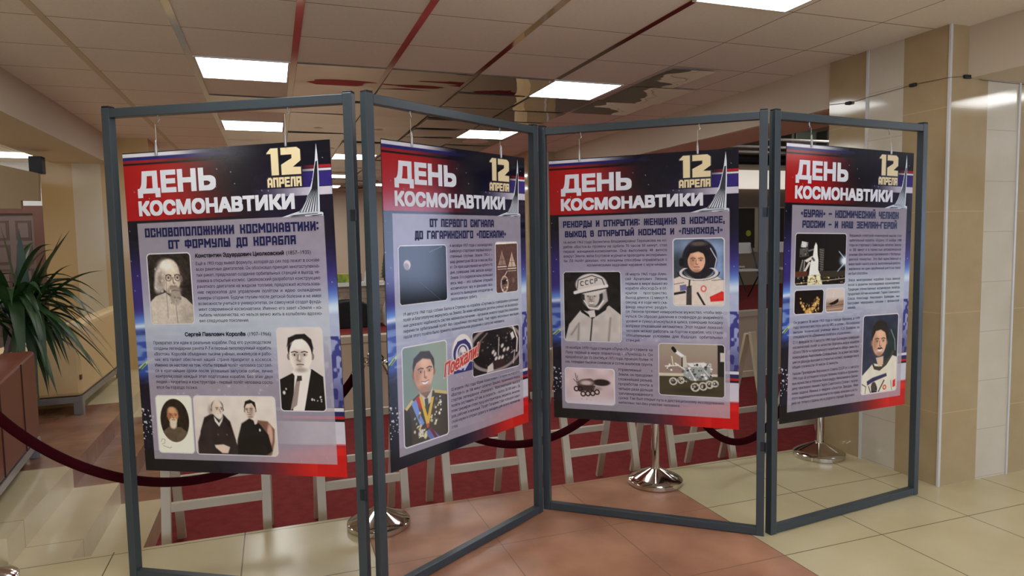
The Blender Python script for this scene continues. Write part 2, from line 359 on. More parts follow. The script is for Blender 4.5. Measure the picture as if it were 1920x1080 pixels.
#POSTERS#
# ------------------------------------------------------------------ printed posters
# --- painter for the printed pictures (colours of the print itself, in a vertex colour layer)
def sst(a, b, x):
    t = np.clip((x-a)/(b-a+1e-9), 0, 1); return t*t*(3-2*t)
class Pic:
    def __init__(s, h, bg, res=100, seed=1):
        s.w = res; s.h = int(res*h); s.X, s.Y = np.meshgrid((np.arange(s.w)+.5)/s.w, (np.arange(s.h)+.5)/s.w)
        s.H = h; s.a = np.zeros((s.h, s.w, 3)) + np.array(bg, float); s.rng = np.random.default_rng(seed)
    def put(s, m, col, a=1.0):
        m = (np.clip(m, 0, 1)*a)[..., None]; s.a = s.a*(1-m) + np.array(col, float)*m; return s
    def E(s, cx, cy, rx, ry, col, soft=.02, rot=0, a=1.0):
        c, n = math.cos(rot), math.sin(rot); x = s.X-cx; y = s.Y-cy; u = (x*c+y*n)/rx; v = (-x*n+y*c)/ry
        d = (np.sqrt(u*u+v*v)-1)*min(rx, ry); return s.put(1-sst(-soft, soft*.3, d), col, a)
    def sd(s, pts):
        pts = np.array(pts, float); n = len(pts); d = np.full(s.X.shape, 9.0); ins = np.zeros(s.X.shape, bool)
        for i in range(n):
            ax, ay = pts[i]; bx, by = pts[(i+1) % n]; ex, ey = bx-ax, by-ay; L = ex*ex+ey*ey+1e-12
            t = np.clip(((s.X-ax)*ex+(s.Y-ay)*ey)/L, 0, 1); d = np.minimum(d, np.hypot(s.X-ax-ex*t, s.Y-ay-ey*t))
            if ay != by: ins ^= ((ay > s.Y) != (by > s.Y)) & (s.X < ex*(s.Y-ay)/(by-ay+1e-12)+ax)
        return np.where(ins, -d, d)
    def P(s, pts, col, soft=.012, a=1.0): return s.put(1-sst(-soft*.5, soft*.5, s.sd(pts)), col, a)
    def L(s, pts, col, w=.012, soft=.01, a=1.0):
        d = np.full(s.X.shape, 9.0)
        for (ax, ay), (bx, by) in zip(pts[:-1], pts[1:]):
            ex, ey = bx-ax, by-ay; t = np.clip(((s.X-ax)*ex+(s.Y-ay)*ey)/(ex*ex+ey*ey+1e-12), 0, 1); d = np.minimum(d, np.hypot(s.X-ax-ex*t, s.Y-ay-ey*t))
        return s.put(1-sst(w/2-soft*.5, w/2+soft*.5, d), col, a)
    def G(s, y0, y1, col, a=1.0, x=False): return s.put(sst(y0, y1, s.X if x else s.Y), col, a)
    def fld(s, k, asp=1.0):
        nx, ny = int(k)+2, int(k*s.H*asp)+2; g = s.rng.random((ny, nx)); x = s.X*k; y = s.Y*k*asp; i = x.astype(int); j = np.minimum(y.astype(int), ny-2); u = x-i; v = y-j; u = u*u*(3-2*u); v = v*v*(3-2*v)
        return (g[j, i]*(1-u)+g[j, i+1]*u)*(1-v)+(g[j+1, i]*(1-u)+g[j+1, i+1]*u)*v
    def N(s, k, amp, asp=1.0): s.a = s.a + (s.fld(k, asp)-.5)[..., None]*amp; return s
    def spots(s, n, x0, x1, y0, y1, cols, r=(.006, .02), a=1.0):
        for _ in range(n):
            c = cols[s.rng.integers(len(cols))]; rr = s.rng.uniform(*r); s.E(s.rng.uniform(x0, x1), s.rng.uniform(y0, y1), rr, rr*s.rng.uniform(.6, 1.5), c, rr*.5, s.rng.uniform(0, 3), a)
        return s
    def head(s, cx, cy, r, skin, shade, hair=None, turn=.25, beard=None, mous=None, smile=0, glass=False, dark=(40,30,28), ears=True, top=1.0):
        t = turn*r
        if ears:
            s.E(cx-r*.98, cy+.12*r, .16*r, .3*r, shade, .03*r); s.E(cx+r*.98, cy+.12*r, .16*r, .3*r, shade, .03*r)
        if hair is not None: s.E(cx, cy-.42*r, 1.08*r, 1.02*r*top, hair, .06*r)
        s.E(cx, cy+.06*r, .97*r, 1.32*r, skin, .08*r)
        s.E(cx-t*2.6-.35*r, cy+.2*r, .5*r, 1.05*r, shade, .5*r, 0, .55); s.E(cx, cy+1.18*r, .62*r, .25*r, shade, .2*r, 0, .6)
        s.E(cx+t, cy-.62*r, .5*r, .34*r, tuple(min(255, v*1.09) for v in skin), .3*r, 0, .7)
        if beard is not None:
            s.E(cx+t*.6, cy+.95*r, .74*r, .62*r, beard, .16*r); s.E(cx+t*.6, cy+.72*r, .30*r, .10*r, skin, .08*r, 0, .5)
        for sx in (-1, 1):
            ex = cx+t+sx*.42*r
            s.E(ex, cy-.02*r, .27*r, .17*r, shade, .14*r, 0, .8); s.E(ex, cy, .17*r, .075*r, (232,226,218), .04*r, 0, .55); s.E(ex, cy, .085*r, .085*r, dark, .04*r, 0, .95)
            s.L([(ex-.25*r, cy-.19*r+(.04*r if sx < 0 else 0)), (ex+sx*.02*r, cy-.27*r), (ex+.25*r, cy-.19*r+(.04*r if sx > 0 else 0))], dark if hair is None else hair, .085*r, .06*r, 0, ) if False else s.L([(ex-.25*r, cy-.2*r), (ex, cy-.27*r), (ex+.25*r, cy-.2*r)], dark, .08*r, .06*r, .85)
            if glass:
                d = np.abs(np.hypot(s.X-ex, (s.Y-cy)*1.05)-.27*r); s.put(1-sst(.01*r, .06*r, d), (60,54,50), .8)
        s.L([(cx+t*1.3-.08*r, cy), (cx+t*1.8-.16*r, cy+.42*r), (cx+t*1.2+.05*r, cy+.5*r)], shade, .1*r, .1*r, .9)
        s.E(cx+t*1.4, cy+.44*r, .17*r, .1*r, shade, .08*r, 0, .7); s.E(cx+t*1.4+.03*r, cy+.2*r, .07*r, .28*r, tuple(min(255, v*1.08) for v in skin), .07*r, 0, .8)
        m = cx+t*.9; my = cy+.76*r
        if mous is not None: s.P([(m-.42*r, my-.02*r), (m-.2*r, my-.2*r), (m, my-.15*r), (m+.2*r, my-.2*r), (m+.42*r, my-.02*r), (m+.15*r, my-.04*r), (m-.15*r, my-.04*r)], mous, .06*r)
        if smile:
            s.P([(m-.34*r, my-.06*r), (m, my+.03*r), (m+.34*r, my-.06*r), (m+.2*r, my+.13*r), (m, my+.18*r), (m-.2*r, my+.13*r)], (240,236,228), .05*r); s.L([(m-.36*r, my-.08*r), (m, my+.0*r), (m+.36*r, my-.08*r)], (110,60,54), .05*r, .05*r, .9)
        else: s.L([(m-.28*r, my), (m, my-.02*r), (m+.28*r, my)], (96,62,56), .08*r, .07*r, .9); s.E(m, my+.14*r, .2*r, .06*r, shade, .08*r, 0, .6)
        return s

PRINTS = {}
print_m = mat('print_gloss', (128,128,128), 0.11, spec=0.34)
_nt, _b, _N, _L = nodes(print_m); _at = _N.new('ShaderNodeVertexColor'); _at.layer_name = 'print'; _L.new(_at.outputs['Color'], _b.inputs['Base Color'])
add_noise_bump(print_m, 240, 0.05, 0.002)
def grid_mesh(name, rgb, x0, z0, w, h, y, keep=None):
    """a printed sheet: rgb array rows from the top, local x to the right, z up"""
    nh, nw = rgb.shape[:2]; xs = x0 + w*(np.arange(nw))/(nw-1); zs = z0 - h*(np.arange(nh))/(nh-1)
    co = np.zeros((nh, nw, 3)); co[..., 0] = xs[None]; co[..., 2] = zs[:, None]; co[..., 1] = y
    idx = np.arange(nh*nw).reshape(nh, nw); q = np.stack([idx[:-1, :-1], idx[1:, :-1], idx[1:, 1:], idx[:-1, 1:]], -1).reshape(-1, 4)
    if keep is not None: q = q[(keep[:-1, :-1] & keep[1:, 1:] & keep[1:, :-1] & keep[:-1, 1:]).reshape(-1)]
    me = bpy.data.meshes.new(name); me.vertices.add(nh*nw); me.vertices.foreach_set('co', co.reshape(-1))
    me.loops.add(q.size); me.loops.foreach_set('vertex_index', q.reshape(-1).astype(np.int32)); me.polygons.add(len(q)); me.polygons.foreach_set('loop_start', np.arange(0, q.size, 4, dtype=np.int32))
    ca = me.color_attributes.new('print', 'FLOAT_COLOR', 'POINT'); c4 = np.ones((nh*nw, 4)); c4[:, :3] = lin(np.clip(rgb, 0, 255)).reshape(-1, 3); ca.data.foreach_set('color', c4.reshape(-1))
    me.materials.append(print_m); me.update(calc_edges=True); me.validate(); return me
def obj_of(name, me, parent):
    o = bpy.data.objects.new(name, me); COL.objects.link(o); o.parent = parent; return o

# --- poster background, shared by the four
def background():
    p = Pic(1.45, (15,15,30), 330, 5); X, Y = p.X, p.Y
    p.put(sst(.30, .9, p.fld(4))*sst(.2, .6, X), (34,24,58), .6)
    hd = (Y < .303)
    red = (1-sst(.18, .58+.12*sst(.15, .3, Y), X))*hd*(Y > .056); p.put(red, (174,18,24))
    def stripe(v0, v1, col, f): p.put(((Y >= v0) & (Y < v1))*f, col)
    stripe(.005, .020, (222,220,226), 1-sst(.22, .50, X)); stripe(.021, .036, (34,34,104), 1-sst(.3, .62, X)); stripe(.036, .050, (150,30,40), 1-sst(.12, .5, X)); stripe(.050, .057, (16,8,16), 1-sst(.3, .6, X))
    stripe(.103, .114, (176,34,44), sst(.84, .96, X)); stripe(.117, .128, (226,222,230), sst(.78, .97, X)); stripe(.131, .191, (52,40,122), sst(.74, .95, X)); stripe(.193, .226, (212,206,220), sst(.60, .95, X))
    low = Y > .303
    # the planet: a bright band of air across the sheet, sea below it on the left, mountains on the right
    hz = .765 - .07*X
    p.put(low*sst(.35, .62, Y)*(1-sst(.0, .10, Y-hz)), (70,56,150), .75)
    p.put(low*np.exp(-((Y-hz)/(.04+.05*X))**2), (104,152,232), .95); p.put(low*np.exp(-((Y-hz-.015)/(.011+.03*X))**2), (226,240,252), .95)
    sea = low*sst(.03, .07, Y-hz)*(1-sst(.98, 1.08, Y))
    p.put(sea, (58,84,170)); p.put(sea*sst(.45, .75, p.fld(14, 5)), (150,176,220), .7)
    p.put(low*sst(.02, .05, Y-hz)*sst(.55, .95, X), (196,204,226), .9)
    p.put(low*sst(.98, 1.08, Y), (20,18,38)); p.put(low*sst(.98, 1.06, Y)*(1-sst(.5, .9, X))*(X > .05), (120,100,140), .6)
    m = low*(Y > .83)*(Y < 1.14)*sst(.80, .95, X); p.put(m, (64,66,140)); p.put(m*sst(.48, .62, p.fld(60, .7)), (176,184,220), .85); p.put(m*sst(.95, 1.1, Y), (40,40,96), .5)
    for (v0, v1, c) in ((1.141, 1.158, (226,224,230)), (1.158, 1.178, (38,38,92)), (1.178, 1.192, (190,30,36)), (1.192, 1.202, (24,16,30)), (1.202, 1.306, (214,210,220)), (1.306, 1.352, (74,56,116))): stripe(v0, v1, c, sst(.58, .86, X))
    rb = (Y > 1.30)*sst(1.30, 1.36, Y + .03*sst(.7, 1, X))*sst(.42, .92, X); p.put(rb, (226,34,30)); p.put((Y > 1.352)*(X > .86), (206,24,26), .8)
    p.put((Y > 1.352)*(1-sst(.3, .8, X)), (14,13,20), .9)
    for _ in range(90):
        x, y = p.rng.random(), p.rng.random()*1.4
        if not (1.0 > y > .62): p.E(x, y, .0028, .0028, (210,214,236), .002, 0, .9)
    # white flecks of a satellite and debris
    p.P([(.0, .97), (.02, .955), (.05, .935), (.09, .925), (.05, .95), (.02, .975)], (190,214,150), .004); p.L([(.0, .985), (.04, .95)], (60,80,50), .006, .004)
    p.spots(26, .0, .06, 1.14, 1.3, [(230,230,236)], (.002, .005)); p.spots(60, .12, .7, .9, 1.12, [(236,238,246), (210,216,232)], (.002, .007), .7)
    # translucent lilac text panel
    pn = (X > .051)*(X < .956)*(Y > .316)*(Y < 1.392); p.put(pn, (188,180,190), .80); p.put(pn*np.exp(-((Y-.78)/.13)**2), (206,222,232), .6)
    p.N(40, 5); return p.a
BG = background()
BG_ME = grid_mesh('print', BG, 0, 0, PW, PHT, 0)

# --- lettering
_tmp = []
def glyphs(chars, off, res):
    from mathutils.geometry import delaunay_2d_cdt
    cs = {}
    objs = []
    def mk(t, fill):
        cu = bpy.data.curves.new('g', 'FONT'); cu.body = t; cu.size = 1; cu.resolution_u = res; cu.offset = off; cu.fill_mode = fill
        o = bpy.data.objects.new('g', cu); COL.objects.link(o); objs.append(o); return o
    cl = sorted(set(chars) - {' '}); A = [mk(c, 'NONE') for c in cl]; B = [mk('H'+c+'H', 'FRONT') for c in cl]; hh = mk('HH', 'FRONT'); sp = mk('H H', 'FRONT')
    bpy.context.view_layer.update(); dg = bpy.context.evaluated_depsgraph_get(); w0 = hh.evaluated_get(dg).dimensions.x
    def wind(px, py, loops):
        w = 0
        for l in loops:
            for i in range(len(l)):
                (ax, ay), (bx, by) = l[i-1], l[i]
                if (ay > py) != (by > py) and px < (bx-ax)*(py-ay)/(by-ay)+ax: w += 1 if by > ay else -1
        return w
    for c, a, b in zip(cl, A, B):
        me = bpy.data.meshes.new_from_object(a.evaluated_get(dg)); co = [tuple(v.co)[:2] for v in me.vertices]
        loops = []; seen = set(); adj = {}
        for e in me.edges:
            adj.setdefault(e.vertices[0], []).append(e.vertices[1]); adj.setdefault(e.vertices[1], []).append(e.vertices[0])
        for st in range(len(co)):
            if st in seen: continue
            ids = [st]; seen.add(st)
            while True:
                n_ = [q for q in adj.get(ids[-1], []) if q not in seen]
                if not n_: break
                q = ids[-1]+1 if ids[-1]+1 in n_ else n_[0]
                ids.append(q); seen.add(q)
            if len(ids) > 2: loops.append([co[q] for q in ids])
        bpy.data.meshes.remove(me)
        pv = [Vector(q) for l in loops for q in l]; pe = []; base = 0
        for l in loops:
            pe += [(base+k, base+(k+1) % len(l)) for k in range(len(l))]; base += len(l)
        ov, oe, of, _, _, _ = delaunay_2d_cdt(pv, pe, [], 0, 1e-5, False)
        vs = [(q.x, q.y, 0) for q in ov]; fs = []
        for t in of:
            gx = sum(ov[q].x for q in t)/len(t); gy = sum(ov[q].y for q in t)/len(t)
            if wind(gx, gy, loops): 
                (ax, ay), (bx, by), (cx, cy) = [vs[q][:2] for q in t[:3]]
                fs.append(tuple(t) if (bx-ax)*(cy-ay)-(by-ay)*(cx-ax) > 0 else tuple(t)[::-1])
        cs[c] = (vs, fs, b.evaluated_get(dg).dimensions.x - w0)
    cs[' '] = ([], [], sp.evaluated_get(dg).dimensions.x - w0)
    for o in objs:
        cu = o.data; bpy.data.objects.remove(o); bpy.data.curves.remove(cu)
    return cs
LAY = .0012
class Txt:
    def __init__(s): s.v = []; s.f = []
    def line(s, cs, t, x, v, size, width=None, align='L', xs=.9, just=False, lay=LAY):
        """baseline at (x, v) in sheet units; width justifies by word gaps or shrinks"""
        nat = sum(cs[c][2] for c in t)*size*xs; gap = 0.0
        if width:
            ns = t.count(' ')
            if just and ns and nat < width: gap = (width-nat)/ns
            elif nat > width: xs *= width/nat; nat = width
            if just and not ns: xs *= min(1.15, width/nat)
        if align == 'R': x = x + width - nat
        if align == 'C': x = x + (width-nat)/2
        for c in t:
            vv, ff, ad = cs[c]; o = len(s.v)
            for a, b, z in vv: s.v.append(((x+a*size*xs)*PW, -lay-z*.00003, -(v-b*size)*PW))
            for f in ff: s.f.append([o+i for i in f])
            x += ad*size*xs + (gap if c == ' ' else 0)
        return s
    def para(s, cs, u0, u1, v0, v1, lines, size=None, last='L', xs=.9):
        n = len(lines); pitch = (v1-v0)/max(1, n-1); size = size or pitch*.80
        for i, t in enumerate(lines):
            if i < n-1: s.line(cs, t, u0, v0+pitch*i, size, u1-u0, 'L', xs, True)
            else: s.line(cs, t, u0, v0+pitch*i, size, u1-u0, last if last != 'J' else 'L', xs, last == 'J')
        return s
    def quad(s, pts, lay=LAY):
        o = len(s.v)
        for u, v in pts: s.v.append((u*PW, -lay, -v*PW))
        n = len(pts); s.f.append(list(range(o, o+n))[::-1]); return s
    def build(s, name, m, parent):
        me = bpy.data.meshes.new(name); me.from_pydata(s.v, [], s.f); me.materials.append(m); me.update(); return obj_of(name, me, parent)

# squared poster capitals as strokes on a 6 x 10 field
K = {'А':[[(1,0),(1,7.5),(2.2,9),(3.8,9),(5,7.5),(5,0)],[(1,3.6),(5,3.6)]],'Б':[[(5,9),(1,9),(1,1),(5,1),(5,5.2),(1,5.2)]],'В':[[(1,1),(1,9),(4.6,9),(4.6,5.2),(5,5.2),(5,1),(1,1)],[(1,5.2),(5,5.2)]],'Г':[[(1,0),(1,9),(5,9)]],
'Д':[[(.8,-.6),(.8,1),(5.6,1),(5.6,-.6)],[(1.5,1),(1.8,9),(4.8,9),(4.8,1)]],'Е':[[(5,9),(1,9),(1,1),(5,1)],[(1,5.1),(4.6,5.1)]],'Ж':[[(4,0),(4,10)],[(1,10),(1,6.4),(2,5),(6,5),(7,6.4),(7,10)],[(1,0),(1,3.6),(2,5)],[(7,0),(7,3.6),(6,5)]],'З':[[(1,9),(5,9),(5,1),(1,1)],[(2,5.1),(5,5.1)]],
'И':[[(1,10),(1,0)],[(5,10),(5,0)],[(1,1.5),(5,8.5)]],'Й':[[(1,10),(1,0)],[(5,10),(5,0)],[(1,1.5),(5,8.5)],[(2,11.8),(4,11.8)]],'К':[[(1,0),(1,10)],[(5,10),(5,6.4),(3.6,5),(1,5)],[(3.6,5),(5,3.6),(5,0)]],'Л':[[(.9,0),(1.6,9),(5,9),(5,0)]],'М':[[(1,0),(1,9.2),(4,4),(7,9.2),(7,0)]],
'Н':[[(1,0),(1,10)],[(5,0),(5,10)],[(1,5),(5,5)]],'О':[[(1,1),(1,9),(5,9),(5,1),(1,1)]],'П':[[(1,0),(1,9),(5,9),(5,0)]],'Р':[[(1,0),(1,9),(5,9),(5,4.4),(1,4.4)]],'С':[[(5,6.8),(5,9),(1,9),(1,1),(5,1),(5,3.2)]],'Т':[[(.3,9),(5.7,9)],[(3,9),(3,0)]],'У':[[(1,10),(1,5),(5,4.2)],[(5,10),(5,1),(1.2,1)]],
'Ф':[[(1,3),(1,8.2),(7,8.2),(7,3),(1,3)],[(4,0),(4,10)]],'Х':[[(1,10),(1,7),(5,3),(5,0)],[(5,10),(5,7),(1,3),(1,0)]],'Ч':[[(1,10),(1,4.6),(5,4.6)],[(5,10),(5,0)]],'Ш':[[(1,10),(1,1),(7,1),(7,10)],[(4,1),(4,10)]],'Щ':[[(1,10),(1,1),(7.6,1),(7.6,-.8)],[(4,1),(4,10)],[(7,1),(7,10)]],'Ы':[[(1,10),(1,1),(4.4,1),(4.4,5.6),(1,5.6)],[(6.8,10),(6.8,0)]],
'Ь':[[(1,10),(1,1),(5,1),(5,5.6),(1,5.6)]],'Я':[[(5,0),(5,9),(1,9),(1,4.8),(5,4.8)],[(2.6,4.8),(1,2.4),(1,0)]],'«':[[(1.6,6.5),(.6,5),(1.6,3.5)],[(3.4,6.5),(2.4,5),(3.4,3.5)]],'»':[[(.6,6.5),(1.6,5),(.6,3.5)],[(2.4,6.5),(3.4,5),(2.4,3.5)]],'–':[[(.5,5),(4,5)]],'-':[[(.3,5),(2.6,5)]],'!':[[(1,10),(1,4.8)],[(1,1.0),(1,1.1)]],':':[[(1,8.0),(1,8.1)],[(1,2.3),(1,2.4)]],',':[[(1,1.8),(1,-.6)]],'1':[[(.5,8.4),(1.4,9),(1.4,0)]]}
KW = {'Ж':8,'М':8,'Ф':8,'Ш':8,'Щ':8.6,'Ы':7.8,'«':4,'»':4,'–':4.5,'-':3,'!':2,':':2,',':2,'1':2.6,'Т':6}
def block_line(t, txt, u0, u1, vtop, vbot, th=2.15, gap=1.05, lay=LAY):
    wd = sum(KW.get(c, 6) + gap if c != ' ' else 6.0 for c in t) - gap; sx = (u1-u0)/wd; sy = (vbot-vtop)/10.0; x = 0
    for c in t:
        if c == ' ': x += 6.0; continue
        small = c in '«»'
        sg = 0
        for pl in K[c]:
            for (ax, ay), (bx, by) in zip(pl[:-1], pl[1:]):
                L = math.hypot(bx-ax, by-ay) or 1; dx, dy = (bx-ax)/L, (by-ay)/L; h = (th if not small else 1.2)/2
                e0 = h if (ay not in (0, 10) and len(pl) > 2 or ay not in (0, 10)) else 0; e1 = h if by not in (0, 10) else 0
                if dx != 0 and dy != 0: e0, e1 = e0*.6, e1*.6
                p = [(ax-dx*e0-dy*h, ay-dy*e0+dx*h), (ax-dx*e0+dy*h, ay-dy*e0-dx*h), (bx+dx*e1+dy*h, by+dy*e1-dx*h), (bx+dx*e1-dy*h, by+dy*e1+dx*h)]
                txt.quad([(u0+(x+px)*sx, vbot-py*sy) for px, py in p], lay+.00005*sg); sg += 1
        x += KW.get(c, 6) + gap

title_m = mat('lettering_white', (228,230,236), 0.3, spec=0.15); date_m = mat('lettering_cream', (236,218,172), 0.3, spec=0.15); head_m = mat('lettering_navy', (34,36,78), 0.3, spec=0.15); body_m = mat('lettering_dark', (44,40,62), 0.35, spec=0.15); name_m = mat('lettering_black', (20,18,26), 0.35, spec=0.15)
pale_m = mat('emblem_white', (216,224,232), 0.3); line_m = mat('emblem_dark', (22,22,36), 0.3); script_m = mat('lettering_red', (206,58,44), 0.3); script_w = mat('lettering_outline', (244,214,196), 0.3)

BODY = {1: [(.331,.925,.509,.764,"Ещё в 1903 году вывел формулу, которая до сих пор лежит в основе|всех ракетных двигателей. Он обосновал принцип многоступенча-|тых ракет, предсказал создание орбитальных станций и выход че-|ловека в открытый космос. Циолковский разработал конструкцию|ракетного двигателя на жидком топливе, предложил использова-|ние гироскопов для управления полётом и идею охлаждения|камеры сгорания. Будучи глухим после детской болезни и не имея|возможности учиться в университетах, он самоучкой создал фунда-|мент современной космонавтики. Именно его завет «Земля – ко-|лыбель человечества, но нельзя вечно жить в колыбели» вдохно-|вил следующее поколение.",'L'),
 (.088,.675,.862,1.066,"Превратил эти идеи в реальные корабли. Под его руководством|созданы легендарная ракета Р-7 и первый пилотируемый корабль|«Восток». Королёв объединил тысячи учёных, инженеров и рабо-|чих: его талант обеспечил нашей стране приоритет в космосе.|Именно он настоял на том, чтобы первый полёт человека состоял-|ся в кратчайшие сроки после успешных запусков собак, лично|контролировал каждый этап подготовки корабля. Без этих двух|людей – теоретика и конструктора – первый полёт человека состо-|ялся бы гораздо позже.",'L')],
2: [(.401,.715,.468,.723,"4 октября 1957 года с космодрома|Байконур стартовал первый искус-|ственный спутник Земли. ПС-1 –|шар диаметром 58 см и весом 83,6|кг. Он просуществовал на орбите 92|дня, совершив 1440 витков вокруг|Земли. Его радиосигналы услышал|весь мир – это событие открыло|космическую эру и доказало воз-|можность выведения аппаратов на|околоземную орбиту.",'L'),
 (.093,.925,.766,.868,"19 августа 1960 года собаки Белка и Стрелка на корабле «Спутник-5» совершили суточный|полёт и благополучно вернулись на Землю. За ними наблюдали десятки учёных: их возвраще-|ние доказало надёжность систем жизнеобеспечения – организм живого существа способен|перенести орбитальный полёт без серьёзных последствий. Уже через несколько месяцев|после этого полёта было принято окончательное решение о запуске человека.",'L'),
 (.386,.928,1.160,1.343,"12 апреля 1961 года Юрий Алексеевич Гагарин на корабле|«Восток-1» за 108 минут облетел Землю, произнеся перед|стартом легендарное «Поехали!». Максимальная высота|полёта составила 327 км, а скорость – около 28 000 км/ч. За|этим триумфом стоял труд конструкторов, медиков, инжене-|ров, рабочих и военных. Полёт Гагарина стал победой совет-|ской науки и открыл дорогу к звёздам для всего человече-|ства.",'L')],
3: [(.074,.642,.463,.591,"16 июня 1963 года Валентина Владимировна Терешкова на ко-|рабле «Восток-6» провела на орбите 70 часов 50 минут, став|первой женщиной-космонавтом. Она выполнила 48 витков|вокруг Земли, вела бортовой журнал и проводила эксперимен-|ты. Её полёт доказал, что женщины способны справляться с|космическими задачами наравне с мужчинами.",'R'),
 (.417,.641,.642,.820,"18 марта 1965 года Алек-|сей Архипович Леонов|первым в мире вышел из|корабля «Восход-2» в от-|крытое пространство.|Выход длился 12 минут 9|секунд, и в ходе него ска-|фандр нештатно раздул-",'J'),
 (.417,.923,.845,1.002,"ся: Леонов проявил невероятное мужество, чтобы вер-|нуться. Он сбросил давление в скафандре до аварийного|уровня и сумел втиснуться в шлюз, совершив посадку|вопреки отказавшей автоматике. Этот подвиг показал:|человек может работать за бортом корабля, что стало|обязательным условием для будущих орбитальных|станций.",'L'),
 (.073,.561,1.052,1.132,"10 ноября 1970 года станция «Луна-17» доставила на|Луну первый в мире планетоход – «Луноход-1». Он|проработал до 15 сентября 1971 года, проехал более 10|км, передал тысячи снимков и сотни анализов грунта.",'J'),
 (.371,.560,1.166,1.298,"Управляемый с|Земли, он преодолел|сложнейший рельеф,|проработав почти в|четыре раза дольше|запланированного",'J'),
 (.371,.927,1.323,1.349,"срока. Так был открыт путь к дистанционному исследованию|небесных тел без участия человека.",'L')],
4: [(.484,.918,.476,.683,"Вершиной советской инженерной мысли стал|орбитальный корабль «Буран». 15 ноября 1988|года он стартовал с Байконура, облетел Землю|за 205 минут и в полностью автоматическом|режиме (без экипажа) приземлился с беспреце-|дентной точностью. Это был единственный в|мире полёт такого класса, выполненный роботи-|зированно: ни один зарубежный шаттл на такое|не был способен.",'L'),
 (.484,.918,.719,.870,"Эпоха многоразовых кораблей стала важной|вехой в развитии пилотируемой космонавтики.|Традиции отечественных космических полётов|продолжил лётчик-космонавт, Герой Советского|Союза Александр Николаевич Баландин, чья|биография неразрывно связана с фрязинской|землёй.",'L'),
 (.079,.588,.930,1.006,"Он родился 30 июля 1953 года в городе Фрязино, в 1970|году окончил местную школу №2, а затем – Московское|высшее техническое училище имени Н.Э. Баумана по|специальности «Динамика полёта и управление».",'L'),
 (.079,.590,1.035,1.165,"С 11 февраля по 9 августа 1990 года Баландин совершил|космический полёт в качестве бортинженера корабля|«Союз ТМ-9» и орбитального комплекса «Мир» вместе с|командиром Анатолием Соловьёвым. За время экспеди-|ции он дважды выходил в открытый космос, проведя там в|общей сложности 10 часов 32 минуты.",'L'),
 (.080,.592,1.200,1.356,"Указом Президиума Верховного Совета СССР от 11 августа|1990 года за успешное осуществление полёта и проявлен-|ные мужество и героизм Александру Николаевичу Балан-|дину присвоено звание Героя Советского Союза с вруче-|нием ордена Ленина и медали «Золотая Звезда». Имя|этого выдающегося космонавта по праву вписано в исто-|рию не только страны, но и родного города Фрязино.",'L')]}
HEAD = {1: [("ОСНОВОПОЛОЖНИКИ КОСМОНАВТИКИ:",.087,.929,.338,.378),("ОТ ФОРМУЛЫ ДО КОРАБЛЯ",.202,.821,.394,.433)], 2: [("ОТ ПЕРВОГО СИГНАЛА",.275,.732,.335,.373),("ДО ГАГАРИНСКОГО «ПОЕХАЛИ!»",.18,.83,.390,.428)],
 3: [("РЕКОРДЫ И ОТКРЫТИЯ: ЖЕНЩИНА В КОСМОСЕ,",.075,.932,.339,.375),("ВЫХОД В ОТКРЫТЫЙ КОСМОС И «ЛУНОХОД-1»",.085,.922,.394,.428)], 4: [("«БУРАН» – КОСМИЧЕСКИЙ ЧЕЛНОК",.112,.885,.336,.376),("РОССИИ – И НАШ ЗЕМЛЯК-ГЕРОЙ",.125,.872,.393,.431)]}
ALLC = ''.join(t for k in BODY for e in BODY[k] for t in e[4]).replace('|', '') + 'Константин Эдуардович Циолковский Сергей Павлович Королёв (1857–1935) (1907–1966)СССР'
G_BODY = glyphs(ALLC, .012, 2)
G_BOLD = glyphs('Константин Эдуардович Циолковский Сергей Павлович Королёв', .03, 3)
G_TITLE = glyphs('ДЕНЬ КОСМОНАВТИКИ', 0, 6)
G_SCRIPT = glyphs('Поехали!', .012, 4)

# --- the photographs on the posters
def pic_bearded(h):
    p = Pic(h, (44,38,36), 110); p.P([(0,h),(0,1.0),(.14,.88),(.4,.8),(.66,.84),(.86,.94),(1,1.08),(1,h)], (196,186,172), .03); p.N(10, 16); p.E(.9,1.3,.3,.35,(140,130,118),.3,0,.5); p.L([(.42,.84),(.6,.98),(.62,h)],(130,120,108),.02,.02,.8); p.P([(.36,.8),(.55,.92),(.74,.84),(.7,.78),(.5,.84)],(50,44,42),.02)
    p.E(.27,.52,.15,.30,(196,190,180),.06); p.E(.2,.68,.11,.17,(186,180,170),.07); p.E(.49,.38,.26,.29,(204,192,174),.04); p.head(.52,.50,.25,(206,194,176),(112,96,86),None,.22,None,(168,158,146),0,True)
    p.E(.42,.24,.22,.16,(232,224,210),.12); p.E(.3,.42,.1,.2,(170,158,144),.12,0,.6); p.E(.75,.5,.06,.26,(120,104,94),.08,0,.7); p.E(.59,.76,.19,.10,(146,134,122),.05); p.E(.61,.90,.15,.19,(158,148,136),.05); p.spots(26,.48,.74,.74,1.04,[(196,188,176),(110,100,90),(174,164,152)],(.012,.03),.6); p.L([(.52,.78),(.6,.76),(.7,.78)],(96,84,76),.02,.02,.8); p.E(.27,.5,.05,.09,(150,136,122),.03); p.N(26,18); p.spots(14,.14,.34,.3,.8,[(222,216,206),(150,142,132)],(.02,.04),.5); p.L([(.42,.54),(.4,.8),(.4,1.35)],(60,52,48),.008,.008,.8); return p
